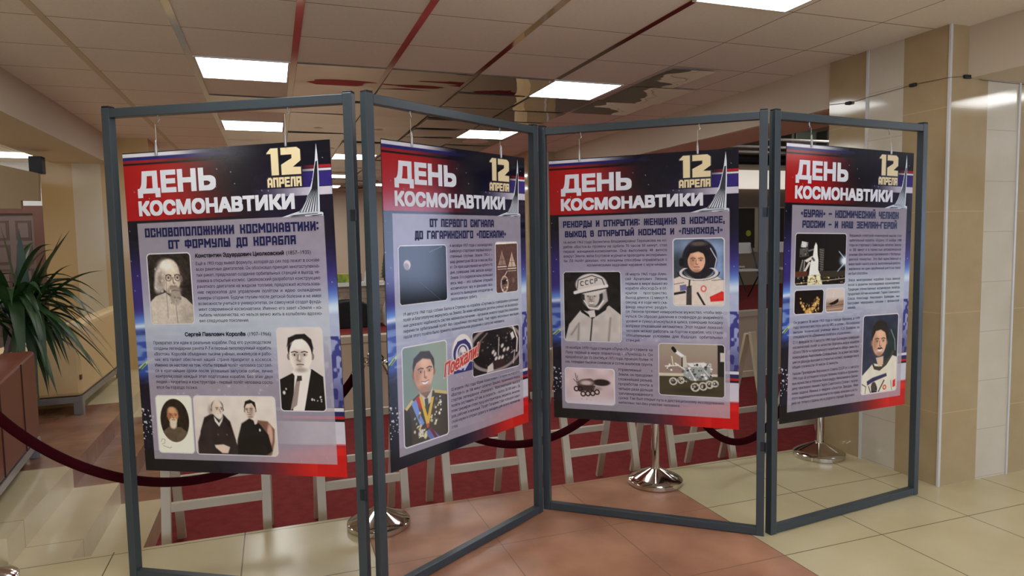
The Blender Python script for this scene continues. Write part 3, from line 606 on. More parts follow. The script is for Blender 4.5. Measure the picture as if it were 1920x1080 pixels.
def pic_suit(h):
    p = Pic(h, (206,198,192), 110); p.N(3,10); p.P([(0,h),(0,1.08),(.28,.95),(.46,.92),(.74,.86),(.98,1.02),(1,h)],(26,24,26),.02); p.P([(.28,.92),(.34,1.0),(.26,h),(.52,h),(.72,.88),(.62,.8),(.36,.82)],(222,216,208),.02)
    p.P([(.38,1.06),(.48,1.04),(.44,1.2),(.36,1.62),(.2,h),(.34,1.2)],(150,134,128),.02); p.P([(.4,1.0),(.5,1.0),(.5,1.1),(.38,1.12)],(60,54,52),.02); p.head(.5,.56,.27,(222,214,204),(132,118,110),(34,30,30),-.08,None,None,0,False,(30,26,26),True,.86)
    p.E(.46,.30,.2,.13,(232,224,214),.08); p.P([(.2,.4),(.24,.2),(.42,.13),(.62,.12),(.76,.24),(.8,.44),(.72,.32),(.56,.22),(.4,.24),(.27,.32)],(32,28,28),.03); p.E(.08,1.36,.04,.05,(206,200,190),.02); p.E(.13,1.28,.025,.03,(206,200,190),.02); p.spots(7,.7,.95,1.42,1.56,[(200,196,190)],(.015,.03)); return p
def pic_oval(h):
    p = Pic(h, (226,222,206), 90); p.E(.5,.63,.42,.57,(44,34,28),.02); m = 1-sst(-.01,.01,(np.hypot((p.X-.5)/.42,(p.Y-.63)/.57)-1)*.42); keep = p.a.copy()
    p.P([(.06,1.3),(.1,.95),(.32,.8),(.66,.8),(.9,.98),(.95,1.3)],(96,82,66),.03); p.N(14,14); p.head(.45,.5,.16,(192,138,98),(122,72,48),(110,98,84),.1,(206,194,166),(170,150,120)); p.E(.45,.74,.12,.13,(210,200,176),.05); p.E(.43,.36,.13,.1,(206,158,116),.06)
    mm = m[..., None]; base = np.zeros_like(p.a)+np.array((226,222,206)); p.a = p.a*mm + base*(1-mm); p.L([(.06,1.2),(.1,1.12),(.18,1.14),(.16,1.24),(.08,1.26)],(110,108,98),.012,.01,.7); p.L([(.12,1.3),(.3,1.36),(.36,1.33)],(120,116,104),.014,.01,.7); return p
def pic_two(h):
    p = Pic(h, (214,206,196), 150); p.G(.1,.7,(196,180,168),.6); p.P([(.78,.26),(.9,.27),(.98,.36),(.97,.5),(.93,.64),(.84,.72),(.7,.6)],(122,88,76),.02); p.E(.92,.42,.04,.14,(196,160,144),.02); p.P([(.12,.24),(.2,.2),(.36,.2),(.44,.28),(.5,.5),(.08,.6),(.06,.4)],(40,30,32),.02)
    p.P([(.02,h),(.02,.52),(.1,.32),(.22,.24),(.34,.26),(.44,.36),(.52,.56),(.5,h)],(50,40,42),.02); p.P([(.5,h),(.52,.48),(.58,.3),(.68,.24),(.8,.3),(.9,.42),(.94,.6),(.86,h)],(30,26,28),.02); p.N(12,10)
    p.P([(.24,.22),(.3,.3),(.36,.22),(.34,.28),(.3,.34),(.25,.28)],(216,208,198),.01); p.head(.29,.14,.072,(206,190,174),(120,100,90),(120,110,104),.35,(214,206,194),(190,180,168)); p.E(.31,.22,.035,.05,(218,210,198),.02); p.E(.29,.06,.06,.045,(214,200,186),.03)
    p.head(.695,.145,.068,(206,186,170),(118,96,86),(34,28,28),-.2); p.P([(.62,.12),(.64,.05),(.7,.03),(.76,.06),(.77,.14),(.72,.07),(.66,.08)],(34,28,28),.01); p.P([(.73,.26),(.78,.24),(.77,.3),(.74,.31)],(206,196,186),.01); p.E(.80,.37,.013,.02,(224,218,208),.008)
    p.P([(.23,.55),(.34,.54),(.42,.57),(.39,.64),(.32,.64),(.24,.58)],(214,192,174),.015); p.P([(.66,.66),(.76,.66),(.82,.7),(.8,h),(.7,h)],(212,190,172),.015); p.E(.28,.43,.012,.014,(110,100,98),.01); p.E(.39,.43,.012,.014,(110,100,98),.01); return p
def pic_space(h):
    p = Pic(h, (16,16,22), 110); p.L([(.62,.1),(.9,.02)],(170,170,176),.006,.008,.8); p.L([(.42,.55),(.95,.92)],(120,120,126),.006,.008,.8); p.E(.16,.28,.08,.085,(196,176,168),.02); p.E(.14,.31,.07,.07,(30,32,40),.03,0,.35); p.G(.8,1.0,(8,8,12),.8); return p
def pic_capsules(h):
    p = Pic(h, (92,64,54), 90); p.P([(0,0),(1,0),(1,.03),(0,.05)],(226,216,200),.01)
    for cx, cy, s in ((.28,.55,1.0),(.74,.62,1.0)):
        p.P([(cx,cy-.34),(cx+.05,cy-.2),(cx+.19,cy+.1),(cx-.19,cy+.1),(cx-.05,cy-.2)],(196,172,150) if cx > .5 else (150,122,104),.02); p.L([(cx-.2,cy+.15),(cx+.2,cy+.15)],(222,206,186),.03,.02); p.L([(cx-.2,cy+.22),(cx+.2,cy+.22)],(196,176,156),.02,.02); p.L([(cx,cy-.2),(cx,cy+.1)],(90,66,56),.02,.02); p.L([(cx-.1,cy-.05),(cx+.1,cy-.05)],(100,76,64),.014,.01)
    p.L([(.5,.85),(.38,.98),(.3,1.0)],(210,190,170),.03,.02); p.E(.38,1.22,.19,.26,(196,176,158),.02); p.E(.38,1.22,.15,.22,(120,92,78),.02); p.P([(.25,1.1),(.5,1.06),(.48,1.2),(.28,1.24)],(44,30,28),.02); p.spots(10,.26,.5,1.1,1.4,[(226,210,192),(70,50,44)],(.015,.04)); p.L([(.4,1.44),(.5,1.5)],(220,200,180),.03,.02); p.E(.8,1.12,.07,.1,(120,90,76),.03); p.N(20,14); return p
def pic_officer(h):
    p = Pic(h, (130,146,132), 120); p.G(.0,1.0,(150,160,140),.5,True); p.E(.05,.4,.5,.8,(110,128,120),.4,0,.6); p.P([(0,h),(0,1.0),(.2,.86),(.36,.78),(.7,.8),(1,.92),(1,h)],(70,62,50),.02); p.P([(0,h),(0,1.0),(.1,.94),(.16,1.2),(.16,h)],(44,46,40),.04,.7)
    p.P([(.02,.98),(.18,.86),(.22,.9),(.06,1.02)],(196,176,120),.015); p.P([(.68,.78),(.98,.86),(.99,.92),(.7,.84)],(190,168,112),.015); p.P([(.34,.76),(.5,.9),(.66,.74),(.6,.98),(.48,1.04),(.38,.96)],(196,190,170),.02); p.P([(.46,.9),(.54,.9),(.55,1.1),(.48,1.14)],(70,74,62),.015)
    p.P([(.16,.92),(.28,.86),(.34,1.1),(.44,1.3),(.36,1.36)],(116,142,196),.015); p.P([(.26,.86),(.34,.82),(.4,1.02),(.36,1.08)],(170,48,44),.015); p.P([(.34,.84),(.4,.84),(.52,1.2),(.62,.9),(.68,.9),(.55,1.34),(.49,1.34)],(206,170,70),.012); p.E(.52,1.36,.035,.045,(190,80,60),.01)
    p.P([(.42,1.46),(.6,1.42),(.8,h),(.58,h)],(96,108,156),.02); p.P([(.56,1.44),(.62,1.42),(.74,h),(.68,h)],(110,44,54),.015); p.head(.46,.44,.235,(206,164,134),(140,94,72),(58,44,38),.12,None,None,1,False,(44,32,28),True,.9); p.P([(.22,.4),(.24,.2),(.4,.1),(.6,.12),(.7,.26),(.7,.42),(.62,.26),(.44,.22),(.3,.28)],(54,42,36),.03); p.P([(.32,.66),(.6,.66),(.6,.82),(.48,.88),(.34,.8)],(170,124,98),.05,.6)
    for (x0, x1, y0, y1, n) in ((.2,.36,1.1,1.42,12),(.3,.5,1.4,1.5,8),(.64,.84,.92,1.3,14),(.6,.76,1.2,1.4,8)): p.spots(n,x0,x1,y0,y1,[(222,214,190),(196,182,140),(150,160,150),(110,100,80)],(.015,.035))
    p.E(.36,1.46,.07,.07,(200,196,176),.03); p.spots(8,.31,.41,1.41,1.52,[(120,116,100),(226,220,200)],(.01,.02)); p.E(.46,1.52,.045,.06,(206,196,150),.02); return p
def pic_helmet(h):
    p = Pic(h, (188,180,192), 100); p.P([(.28,.98),(.4,.82),(.66,.8),(.98,.9),(.98,h),(.1,h),(.12,1.04)],(58,54,110),.02); p.E(.5,.5,.44,.5,(238,234,226),.02); p.E(.5,.56,.40,.38,(62,58,118),.02); p.E(.5,.6,.30,.32,(228,220,214),.02); p.P([(.14,.42),(.3,.2),(.64,.16),(.84,.34),(.8,.38),(.6,.26),(.32,.3),(.2,.46)],(64,60,120),.02); p.head(.5,.6,.19,(232,222,212),(96,88,140),(60,56,112),.1,None,None,1,False,(48,44,96),False); p.P([(.24,.9),(.56,.98),(.66,.86),(.74,.92),(.58,1.08),(.3,1.02)],(206,206,226),.02); p.P([(.44,1.02),(.56,1.0),(.5,1.14)],(58,54,110),.02); return p
def pic_capsule(h):
    p = Pic(h, (34,26,26), 120); p.Y = p.Y*(.95/h); d = np.abs(np.hypot((p.X-.5)/.56,(p.Y-.42)/.5)-1); p.put(1-sst(.03,.09,d),(170,156,150),.8); p.E(.5,.42,.5,.44,(30,24,24),.03); p.spots(40,.18,.85,.1,.8,[(90,78,74),(60,50,48),(120,108,100)],(.01,.035)); p.L([(.86,0),(.96,.3),(.94,.6)],(214,204,196),.03,.02); p.L([(.55,.2),(.53,.6)],(170,160,152),.02,.01); p.L([(.1,.5),(.16,.2),(.3,.06)],(120,108,102),.03,.03)
    for x, y in ((.42,.5),(.46,.56),(.62,.4),(.66,.5),(.74,.5),(.55,.66),(.48,.66),(.62,.66)): p.E(x,y,.035,.06,(206,198,188),.02,.4)
    p.P([(.3,.8),(.42,.72),(.42,.92),(.28,.94)],(196,188,178),.02); p.P([(.4,.7),(.66,.7),(.68,.86),(.44,.9)],(58,40,38),.02); p.L([(.82,.6),(.9,.56),(.86,.86)],(190,180,172),.02,.02); p.P([(.8,.16),(.86,.12),(.9,.26),(.84,.3)],(210,204,196),.01); return p
def pic_woman(h):
    p = Pic(h, (78,92,108), 110); p.N(5,30); p.E(.5,.2,.9,.25,(150,172,206),.2,0,.8); p.E(.85,.6,.25,.5,(150,176,220),.2,0,.7); p.E(.1,.55,.25,.5,(50,58,60),.2,0,.7)
    p.P([(0,h),(0,.82),(.2,.74),(.5,.84),(.8,.74),(1,.86),(1,h)],(214,202,188),.02); p.E(.52,.42,.36,.42,(40,38,46),.03); p.E(.16,.48,.06,.1,(30,30,36),.02); dd = np.abs(np.hypot((p.X-.5)/.36,(p.Y-.70)/.14)-1); p.put((1-sst(.04,.12,dd))*(p.Y > .6),(206,200,196)); p.put((1-sst(.02,.05,np.abs(dd-.14)))*(p.Y > .68),(40,38,40))
    p.L([(.74,.2),(.86,.42),(.82,.62)],(190,200,214),.02,.02); p.head(.46,.44,.185,(216,172,142),(150,104,82),(36,30,32),.05,None,None,0,False,(40,28,28),False); p.P([(.26,.46),(.27,.26),(.42,.14),(.6,.14),(.72,.3),(.68,.5),(.64,.32),(.5,.26),(.34,.3)],(34,32,38),.03); p.E(.5,.1,.22,.06,(92,82,78),.04)
    p.P([(.12,.96),(.25,.94),(.26,1.06),(.13,1.08)],(110,108,150),.01); p.P([(.26,.98),(.36,.96),(.36,h),(.25,h)],(70,66,64),.02); p.L([(.32,.86),(.31,1.0)],(40,36,36),.03,.02); p.E(.6,1.03,.065,.075,(206,90,84),.015); p.E(.6,1.03,.04,.05,(226,210,196),.015); p.P([(.72,1.2),(.96,1.08),(1,1.1),(1,1.28),(.74,1.3)],(206,52,48),.015); p.L([(.48,1.12),(.62,h)],(50,46,46),.04,.02); p.L([(0,1.14),(.22,1.1)],(44,40,40),.05,.02); p.L([(.76,.86),(.98,.84)],(90,80,76),.012,.01); p.L([(.0,.94),(.2,.9)],(90,80,76),.012,.01); p.N(24,8); return p
def pic_helmet_man(h):
    p = Pic(h, (28,26,28), 120); p.P([(0,h),(.08,.92),(.3,.66),(.56,.72),(.8,.58),(1,.74),(1,h)],(190,184,176),.02); p.N(9,20); p.L([(.12,1.1),(.26,.9),(.24,h)],(120,112,106),.03,.04,.7); p.L([(.82,.8),(.78,h)],(120,112,106),.03,.04,.7); p.P([(.28,.62),(.46,.76),(.72,.6),(.78,.56),(.74,.66),(.5,.82),(.3,.7)],(28,26,28),.015); p.P([(.42,.68),(.54,.66),(.56,.78),(.46,.8)],(206,200,192),.015); p.L([(.5,.8),(.46,1.2)],(60,56,54),.025,.015)
    p.P([(.3,.3),(.74,.2),(.78,.5),(.62,.66),(.46,.66),(.34,.54)],(170,164,158),.03); p.E(.5,.42,.2,.2,(52,48,48),.02); p.head(.5,.42,.14,(196,188,178),(116,106,100),None,-.08,None,None,1,False,(36,32,32),False); p.L([(.36,.5),(.44,.62),(.6,.64),(.7,.5)],(226,220,212),.025,.02); p.E(.49,.22,.29,.2,(206,200,192),.02); p.L([(.2,.36),(.34,.32),(.56,.27),(.76,.24)],(222,216,208),.06,.02); p.L([(.2,.4),(.36,.36),(.76,.28)],(40,36,36),.02,.01); p.L([(.24,.28),(.26,.14),(.5,.06),(.68,.12),(.72,.22)],(60,56,54),.015,.012)
    for k, x in enumerate((.30,.385,.47)): 
        y = .20-.018*k; p.L([(x+.05,y-.03),(x+.012,y-.035),(x,y),(x+.012,y+.035),(x+.05,y+.03)],(40,38,38),.014,.008)
    p.L([(.555,.19),(.555,.115),(.59,.115),(.59,.15),(.557,.155)],(40,38,38),.014,.008); return p
def pic_sketch(h):
    p = Pic(h, (198,180,178), 110); p.N(4,34); p.G(.5,.75,(206,202,210),.8); p.E(.74,.27,.2,.075,(44,34,36),.02); p.E(.5,.25,.1,.06,(70,56,56),.03); p.E(.42,.3,.2,.1,(96,78,76),.02,-.1); p.E(.43,.29,.15,.065,(196,178,172),.04); p.P([(.24,.34),(.62,.34),(.58,.46),(.28,.46)],(64,50,50),.03); p.E(.66,.4,.12,.05,(130,108,108),.04,0,.6)
    for x, y in ((.22,.42),(.3,.42),(.36,.52),(.46,.51),(.56,.5),(.65,.47)):
        d = np.abs(np.hypot(p.X-x,p.Y-y)-.045); p.put(1-sst(.006,.02,d),(40,32,34))
    p.L([(.16,.22),(.24,.3),(.2,.1)],(70,58,58),.012,.01); p.L([(.24,.14),(.26,.28)],(70,58,58),.01,.01); p.spots(9,.2,.66,.62,.66,[(120,110,112)],(.004,.008)); return p
def pic_rover(h):
    p = Pic(h, (156,146,128), 130); p.G(0,.5,(138,110,104),.6); p.P([(0,.5),(1,.48),(1,h),(0,h)],(70,64,48),.02); p.P([(0,.47),(.9,.46),(.9,.5),(0,.52)],(196,190,168),.01); p.P([(.9,0),(1,0),(1,.5),(.9,.5)],(40,38,34),.01); p.P([(.94,.12),(1,.12),(1,.26),(.94,.26)],(196,190,176),.01); p.E(.55,.74,.42,.07,(44,40,32),.06,0,.6)
    p.P([(.4,.32),(.66,.3),(.8,.36),(.76,.56),(.5,.58),(.38,.5)],(150,156,152),.02); p.P([(.42,.3),(.7,.28),(.82,.34),(.5,.36)],(214,216,206),.015); p.spots(60,.36,.82,.3,.6,[(226,226,216),(90,98,98),(180,190,190),(60,62,60)],(.008,.03)); p.L([(.24,.1),(.38,.2)],(232,230,222),.05,.01); p.L([(.22,.07),(.25,.11)],(30,28,28),.055,.01); p.P([(.34,.2),(.42,.18),(.44,.36),(.36,.38)],(196,190,176),.01); p.L([(.36,.22),(.36,.36)],(40,38,36),.02,.01); p.L([(.1,.36),(.3,.34),(.4,.4)],(214,212,200),.02,.01); p.spots(14,.1,.34,.3,.42,[(230,228,218),(120,120,110)],(.01,.025)); p.L([(.2,.2),(.22,.34)],(220,210,180),.014,.01); p.L([(.46,.38),(.56,.56)],(232,230,222),.012,.01); p.L([(.7,.4),(.78,.5)],(220,220,210),.01,.01)
    for x, y, r in ((.22,.6,.065),(.34,.58,.055),(.56,.68,.075),(.68,.66,.07),(.78,.63,.065),(.86,.61,.055)):
        p.E(x,y,r,r,(52,50,44),.01); d = np.abs(np.hypot(p.X-x,p.Y-y)-r*.8); p.put(1-sst(.006,.018,d),(190,186,170)); p.E(x-.01,y-.01,r*.35,r*.35,(176,172,158),.02); p.spots(6,x-r*.6,x+r*.6,y-r*.6,y+r*.6,[(206,202,188),(96,92,82)],(.006,.016))
    return p
def pic_rocket(h):
    p = Pic(h, (26,24,26), 130); p.Y = p.Y*(.98/h)
    for x0, y0, x1, y1 in ((.06,.84,.14,.5),(.16,.84,.18,.5)): p.L([(x0,y0),(x1,y1)],(150,146,138),.02,.01)
    for k in range(9): p.L([(.06+.008*k,.82-.036*k),(.15,.80-.036*k)],(110,106,100),.012,.01)
    p.P([(.08,.28),(.24,.26),(.26,.42),(.08,.44)],(86,82,78),.02); p.P([(.12,.14),(.22,.16),(.2,.26),(.1,.25)],(206,204,198),.01); p.spots(16,.08,.26,.16,.42,[(40,38,38),(170,168,160)],(.01,.02)); p.L([(.26,.32),(.4,.28)],(120,116,110),.03,.02); p.P([(.46,.28),(.56,.28),(.54,.82),(.5,.82)],(72,68,64),.01)
    for k in range(12): p.L([(.47,.3+k*.045),(.55,.32+k*.045)],(130,126,118),.008,.008)
    p.P([(.39,.16),(.42,.22),(.43,.4),(.45,.5),(.45,.68),(.49,.78),(.27,.78),(.29,.56),(.34,.4),(.36,.24)],(226,222,212),.012); p.P([(.18,.5),(.32,.42),(.36,.46),(.22,.54)],(214,208,196),.012); p.P([(.17,.7),(.26,.52),(.3,.54),(.2,.72)],(206,200,188),.012); p.L([(.33,.46),(.36,.5)],(90,86,80),.04,.02); p.P([(.26,.78),(.5,.78),(.54,.97),(.24,.97)],(222,212,170),.02); p.spots(26,.26,.52,.78,.96,[(250,240,200),(150,130,90),(90,76,60)],(.01,.025)); p.P([(0,.82),(.24,.8),(.24,h),(0,h)],(90,54,38),.02); p.P([(.5,.78),(.75,.8),(.7,.84),(.5,.84)],(200,110,60),.015); p.P([(.5,.86),(1,.82),(1,h),(.5,h)],(58,52,44),.02); p.L([(0,.94),(1,.86)],(170,160,130),.014,.01); p.spots(40,0,1,.82,.95,[(230,200,140),(120,90,60),(60,50,44)],(.006,.02))
    p.E(.98,.52,.12,.12,(206,226,240),.1); p.E(.99,.52,.06,.06,(255,255,255),.03); p.L([(.86,.34),(1,.5)],(200,220,240),.014,.02); p.L([(.84,.72),(1,.54)],(200,220,240),.014,.02); return p
def pic_fire(h):
    p = Pic(h, (30,22,24), 100)
    for x, y, r in ((.2,.2,.03),(.22,.3,.05),(.28,.38,.06),(.34,.46,.06),(.42,.54,.08),(.5,.5,.09),(.56,.56,.07),(.62,.46,.07),(.7,.36,.09),(.8,.3,.07),(.68,.24,.05),(.78,.2,.05),(.84,.24,.04),(.5,.38,.03)): p.E(x,y,r,r*.9,(206,160,86),r*.5)
    p.spots(50,.3,.85,.25,.58,[(244,216,150),(150,96,48),(226,190,120)],(.008,.03)); p.N(20,16); p.E(.5,.2,.28,.18,(30,22,24),.1); return p
def pic_landing(h):
    p = Pic(h, (204,192,182), 80); p.G(.3,.5,(176,150,136),.9); p.P([(0,.52),(1,.46),(1,h),(0,h)],(150,124,104),.06); p.L([(0,.68),(1,.62)],(104,84,72),.03,.03); p.L([(0,.8),(1,.76)],(184,160,138),.04,.03); p.P([(.12,.58),(.4,.5),(.6,.42),(.68,.38),(.7,.5),(.6,.56),(.5,.6),(.34,.62)],(34,28,30),.02); p.L([(.3,.6),(.3,.68)],(30,26,28),.02,.01); p.L([(.44,.12),(.38,.28),(.42,.32)],(232,224,214),.02,.02,.8); return p
def pic_smile(h):
    p = Pic(h, (48,54,74), 120); p.N(4,14); p.E(.84,.66,.3,.45,(36,50,54),.15,0,.9); p.P([(0,h),(0,1.14),(.2,1.0),(.3,.92),(.6,.98),(.86,.8),(1,.84),(1,h)],(214,208,190),.02); p.N(9,12); p.P([(.28,.94),(.26,.84),(.36,.98),(.56,1.0),(.8,.8),(.86,.7),(.92,.74),(.7,.98),(.5,1.08),(.34,1.04)],(70,62,52),.02); p.P([(.38,.82),(.6,.8),(.6,.96),(.46,1.0)],(206,178,150),.03); p.L([(.8,.3),(.92,.5),(.94,.7)],(120,130,136),.025,.02)
    p.E(.48,.36,.25,.28,(42,32,30),.05); p.head(.47,.5,.215,(214,170,142),(140,98,78),(44,34,32),.1,None,(58,40,34),1,False,(40,30,28)); p.P([(.26,.46),(.28,.2),(.44,.12),(.64,.14),(.72,.32),(.7,.52),(.64,.34),(.5,.28),(.36,.3)],(44,34,32),.03); p.P([(.14,1.26),(.3,1.2),(.7,1.14),(.72,1.2),(.32,1.28),(.16,1.34)],(56,54,88),.02); p.E(.36,1.44,.09,.13,(34,32,36),.02); p.L([(.3,1.42),(.42,1.46)],(110,106,108),.014,.01); p.L([(.64,1.28),(.48,h)],(64,56,48),.03,.015); p.L([(.2,1.36),(.26,h)],(64,56,48),.02,.015); p.P([(.92,1.58),(.98,1.56),(.98,1.76),(.91,1.78)] if h > 1.7 else [(.9,1.3),(.98,1.28),(.98,1.42),(.9,1.44)],(200,48,44),.012); p.E(.66,h-.08,.06,.055,(190,84,60),.012); p.E(.66,h-.08,.03,.03,(226,200,170),.012); p.E(.34,h-.12,.08,.1,(70,64,60),.02); p.L([(0,1.3),(.12,1.36),(.1,h)],(110,100,90),.02,.015); p.L([(.84,1.3),(.88,1.5),(.98,1.5)],(110,100,90),.016,.012); return p

PHOTOS = {1: [(.0845,.450,.224,.323,pic_bearded,'bearded old man with glasses'),(.702,.790,.219,.372,pic_suit,'man in dark suit and tie'),(.076,1.095,.188,.270,pic_oval,'bearded man in an oval'),(.270,1.095,.409,.272,pic_two,'two seated men in dark coats')],
 2: [(.075,.454,.306,.267,pic_space,'dark picture of a sphere in space'),(.738,.448,.189,.270,pic_capsules,'brown drawing of capsules'),(.077,.905,.290,.460,pic_officer,'smiling officer with medals'),(.544,.894,.386,.229,pic_capsule,'dark capsule interior')],
 3: [(.669,.448,.264,.358,pic_woman,'woman in a white space suit'),(.069,.618,.326,.392,pic_helmet_man,'man in a white space helmet'),(.068,1.157,.285,.206,pic_sketch,'sketch of a wheeled rover'),(.590,1.005,.342,.284,pic_rover,'silver wheeled rover')],
 4: [(.076,.457,.388,.278,pic_rocket,'white rocket at night'),(.078,.752,.223,.133,pic_fire,'golden glowing spacecraft'),(.311,.750,.150,.133,pic_landing,'shuttle landing'),(.615,.910,.305,.450,pic_smile,'smiling moustached man in a space suit')]}
def framed(fn, w, h):
    """a picture with its white rounded border: colours and the outline that is kept"""
    bw = .0062; pic = fn((h-2*bw)/(w-2*bw)); n = pic.w; bp = max(2, int(round(bw/(w-2*bw)*n))); a = np.pad(np.clip((pic.a-120)*1.16+132, 8, 250), ((bp, bp), (bp, bp), (0, 0)), constant_values=232)
    H_, W_ = a.shape[:2]; X, Y = np.meshgrid(np.arange(W_)+.5, np.arange(H_)+.5)
    def rr(m, r): 
        dx = np.maximum(np.maximum(m+r-X, X-(W_-m-r)), 0); dy = np.maximum(np.maximum(m+r-Y, Y-(H_-m-r)), 0); return np.hypot(dx, dy) <= r
    r = .019/w*W_; inner = rr(bp, r*.75); a[~inner] = (226,224,228); return a, rr(0, r)

PLAB = ['hanging poster with two founder portraits, first of the four', 'hanging poster with the smiling officer with medals, second of the four', 'hanging poster with a woman and a man in space suits, third of the four', 'hanging poster with the night rocket picture, fourth of the four']
def bold_line(T, cs, t, x, v, size, width, e, n=6):
    w = sum(cs[c][2] for c in t)*size; q = [-1+2*k/n for k in range(n)]
    ring = [(a, -1) for a in q] + [(1, a) for a in q] + [(-a, 1) for a in q] + [(-1, -a) for a in q] + [(0, 0)]
    for k, (dx, dy) in enumerate(ring): T.line(cs, t, x+e*dx, v+e*dy, size, width, 'L', width/w*.999, False, LAY+.00003*k)
ti = Txt(); bold_line(ti, G_TITLE, 'ДЕНЬ', .067, .177, .119, .392, .0064); bold_line(ti, G_TITLE, 'КОСМОНАВТИКИ', .062, .278, .080, .768, .0043)
dt = Txt(); sh = Txt()
def one_two(T, g, lay):
    n_ = [0]
    def q(pts): n_[0] += 1; T.quad([(.708+x*.156, .022+y*.114) for x, y in pts], lay+.00005*n_[0])
    q([(0-g,.16-g*.5),(.12,0-g),(.34+g,0-g),(.34+g,1+g),(.12-g,1+g),(.12-g,.2+g),(0-g,.2+g)])
    q([(.42-g,0-g),(.9,0-g),(1+g,.1),(1+g,.26+g),(.72-g,.26+g),(.42-g,.26+g)]); q([(.74-g,.2),(1+g,.2),(1+g,.5),(.72,.76),(.42-g,.76),(.42-g,.62),(.74-g,.40)]); q([(.42-g,.7),(1+g,.7+.04-g),(1+g,1+g),(.42-g,1+g)])
one_two(sh, .035, LAY*.6); one_two(dt, 0, LAY)
block_line('АПРЕЛЯ', sh, .702, .866, .143, .190, 3.2, 1.0, LAY*.6); block_line('АПРЕЛЯ', dt, .705, .863, .146, .187, 2.2, .8)
em = Txt(); em.quad([(.938,.012),(.9425,.06),(.944,.15),(.940,.300),(.842,.300),(.868,.265),(.892,.220),(.912,.165),(.928,.09)], LAY); em.quad([(.761,.316),(.800,.305),(.842,.294),(.950,.300),(.955,.304),(.955,.316)], LAY)
el = Txt()
for k in range(7):
    f = k/6.5; el.quad([(.846+.085*f,.298),(.850+.085*f,.298),(.912+.026*f,.20),(.934+.006*f,.085),(.9315+.006*f,.09),(.908+.026*f,.20)], LAY*1.6)
for a, c in (((.80,.309),(.93,.3035)), ((.79,.313),(.87,.3115)), ((.89,.313),(.95,.310))): el.quad([a, c, (c[0], c[1]+.003), (a[0]+.02, a[1]+.003)], LAY*1.6)
posters = []
for i in range(4):
    k = i+1; fx, fy, fth = PAN[i]; px, pz, pr = POST[i]
    # empty at the middle of the sheet's lower edge is turned by the small tilt of the hanging sheet
    t = bpy.data.objects.new('poster', None); COL.objects.link(t); t.empty_display_size = .1; tag(t, PLAB[i], 'poster', 'hanging space day posters'); posters.append(t)
    Rm = Matrix.Rotation(fth, 4, 'Z') @ Matrix.Translation((px, .014, pz)) @ Matrix.Rotation(-pr, 4, 'Y').inverted() @ Matrix.Translation((-PW/2, 0, PHT/2))
    t.matrix_world = Matrix.Translation((fx, fy, 0)) @ Rm
    bm = MB(); bm.box((0, .0006, -PHT), (PW, .0046, 0)); bm.build('backing_board', mat('foam_board', (58,56,62), .6), t)
    if i == 0:
        p0 = obj_of('print', BG_ME, t); a0 = ti.build('title_lettering', title_m, t); b0 = sh.build('date_outline', line_m, t); c0_ = dt.build('date_lettering', date_m, t); d0 = em.build('monument_emblem', pale_m, t); e0 = el.build('emblem_lines', line_m, d0)  # the date has a dark printed outline behind it
        base = (p0, a0, b0, c0_, d0)
    else:
        for o in base:
            c = o.copy(); COL.objects.link(c); c.parent = t
            if o is d0: e = e0.copy(); COL.objects.link(e); e.parent = c
    hd = Txt()
    for s_, u0, u1, v0, v1 in HEAD[k]: block_line(s_, hd, u0, u1, v0, v1)
    hd.build('heading_lettering', head_m, t)
    for u0, u1, v0, v1, s_, last in BODY[k]:
        Txt().para(G_BODY, u0, u1, v0, v1, s_.split('|'), None, last).build('text_block', body_m, t)
    if i == 0:
        for nm, yr, u, v, wn, wy in (('Константин Эдуардович Циолковский', '(1857–1935)', .331, .4755, .432, .118), ('Сергей Павлович Королёв', '(1907–1966)', .253, .826, .302, .116)):
            n_ = Txt(); s0_ = .0235; w_ = sum(G_BOLD[c][2] for c in nm)*s0_; bold_line(n_, G_BOLD, nm, u, v, s0_, wn, .0008, 2); w_ = sum(G_BODY[c][2] for c in yr)*s0_; n_.line(G_BODY, yr, u+wn+.008, v, s0_, wy, 'L', wy/w_*.999); n_.build('name_lettering', name_m, t)
    for u, v, w, h, fn, lb in PHOTOS[k]:
        a, kp = framed(fn, w, h); o = obj_of('photograph', grid_mesh('photograph', a, u*PW, -v*PW, w*PW, h*PW, -.0009, kp), t); o['label'] = lb
    if i == 1:
        pic = pic_helmet(1.13); m = pic.sd([(.28,.02),(.6,-.02),(.9,.12),(.99,.4),(.94,.78),(1.0,.9),(1,1.13),(.04,1.13),(.1,.98),(.04,.8),(-.02,.5),(.06,.2)]) < 0
        o = obj_of('helmet_picture', grid_mesh('helmet_picture', pic.a, .392*PW, -.893*PW, .166*PW, .188*PW, -.0009, m), t); o['label'] = 'blue and white drawing of a helmeted face'
        for g, mm, ly in ((.035, script_w, .0004), (0, script_m, .0016)):
            s_ = Txt(); bold_line(s_, G_SCRIPT, 'Поехали!', 0, 0, .082, .262, .0058 if g else .0022)
            sk = Matrix.Translation((.338*PW, 0, -1.085*PW)) @ Matrix.Rotation(-.28, 4, 'Y')
            s_.v = [((sk @ Vector((x + z*.45, 0, z))).x, y - ly, (sk @ Vector((x + z*.45, 0, z))).z) for x, y, z in s_.v]
            s_.build('script_lettering' if not g else 'script_outline', mm, t)
    for u in HOOK:
        top = H-T-.034; zc = pz + PHT/2; L_ = top - zc
        b = MB(); b.tube([(u*PW, .003, L_*.985 - .0), (u*PW, .003, .03)], .0011, 6); b.build('cord', cord_m, t)
        b = MB(); b.lathe([(.0005, .05), (.0035, .042), (.0065, .012), (.0065, -.014), (.005, -.018), (.0005, -.018)], 12, 0, (u*PW, -.002, 0)); b.build('clip', steel, t)
#END_POSTERS#

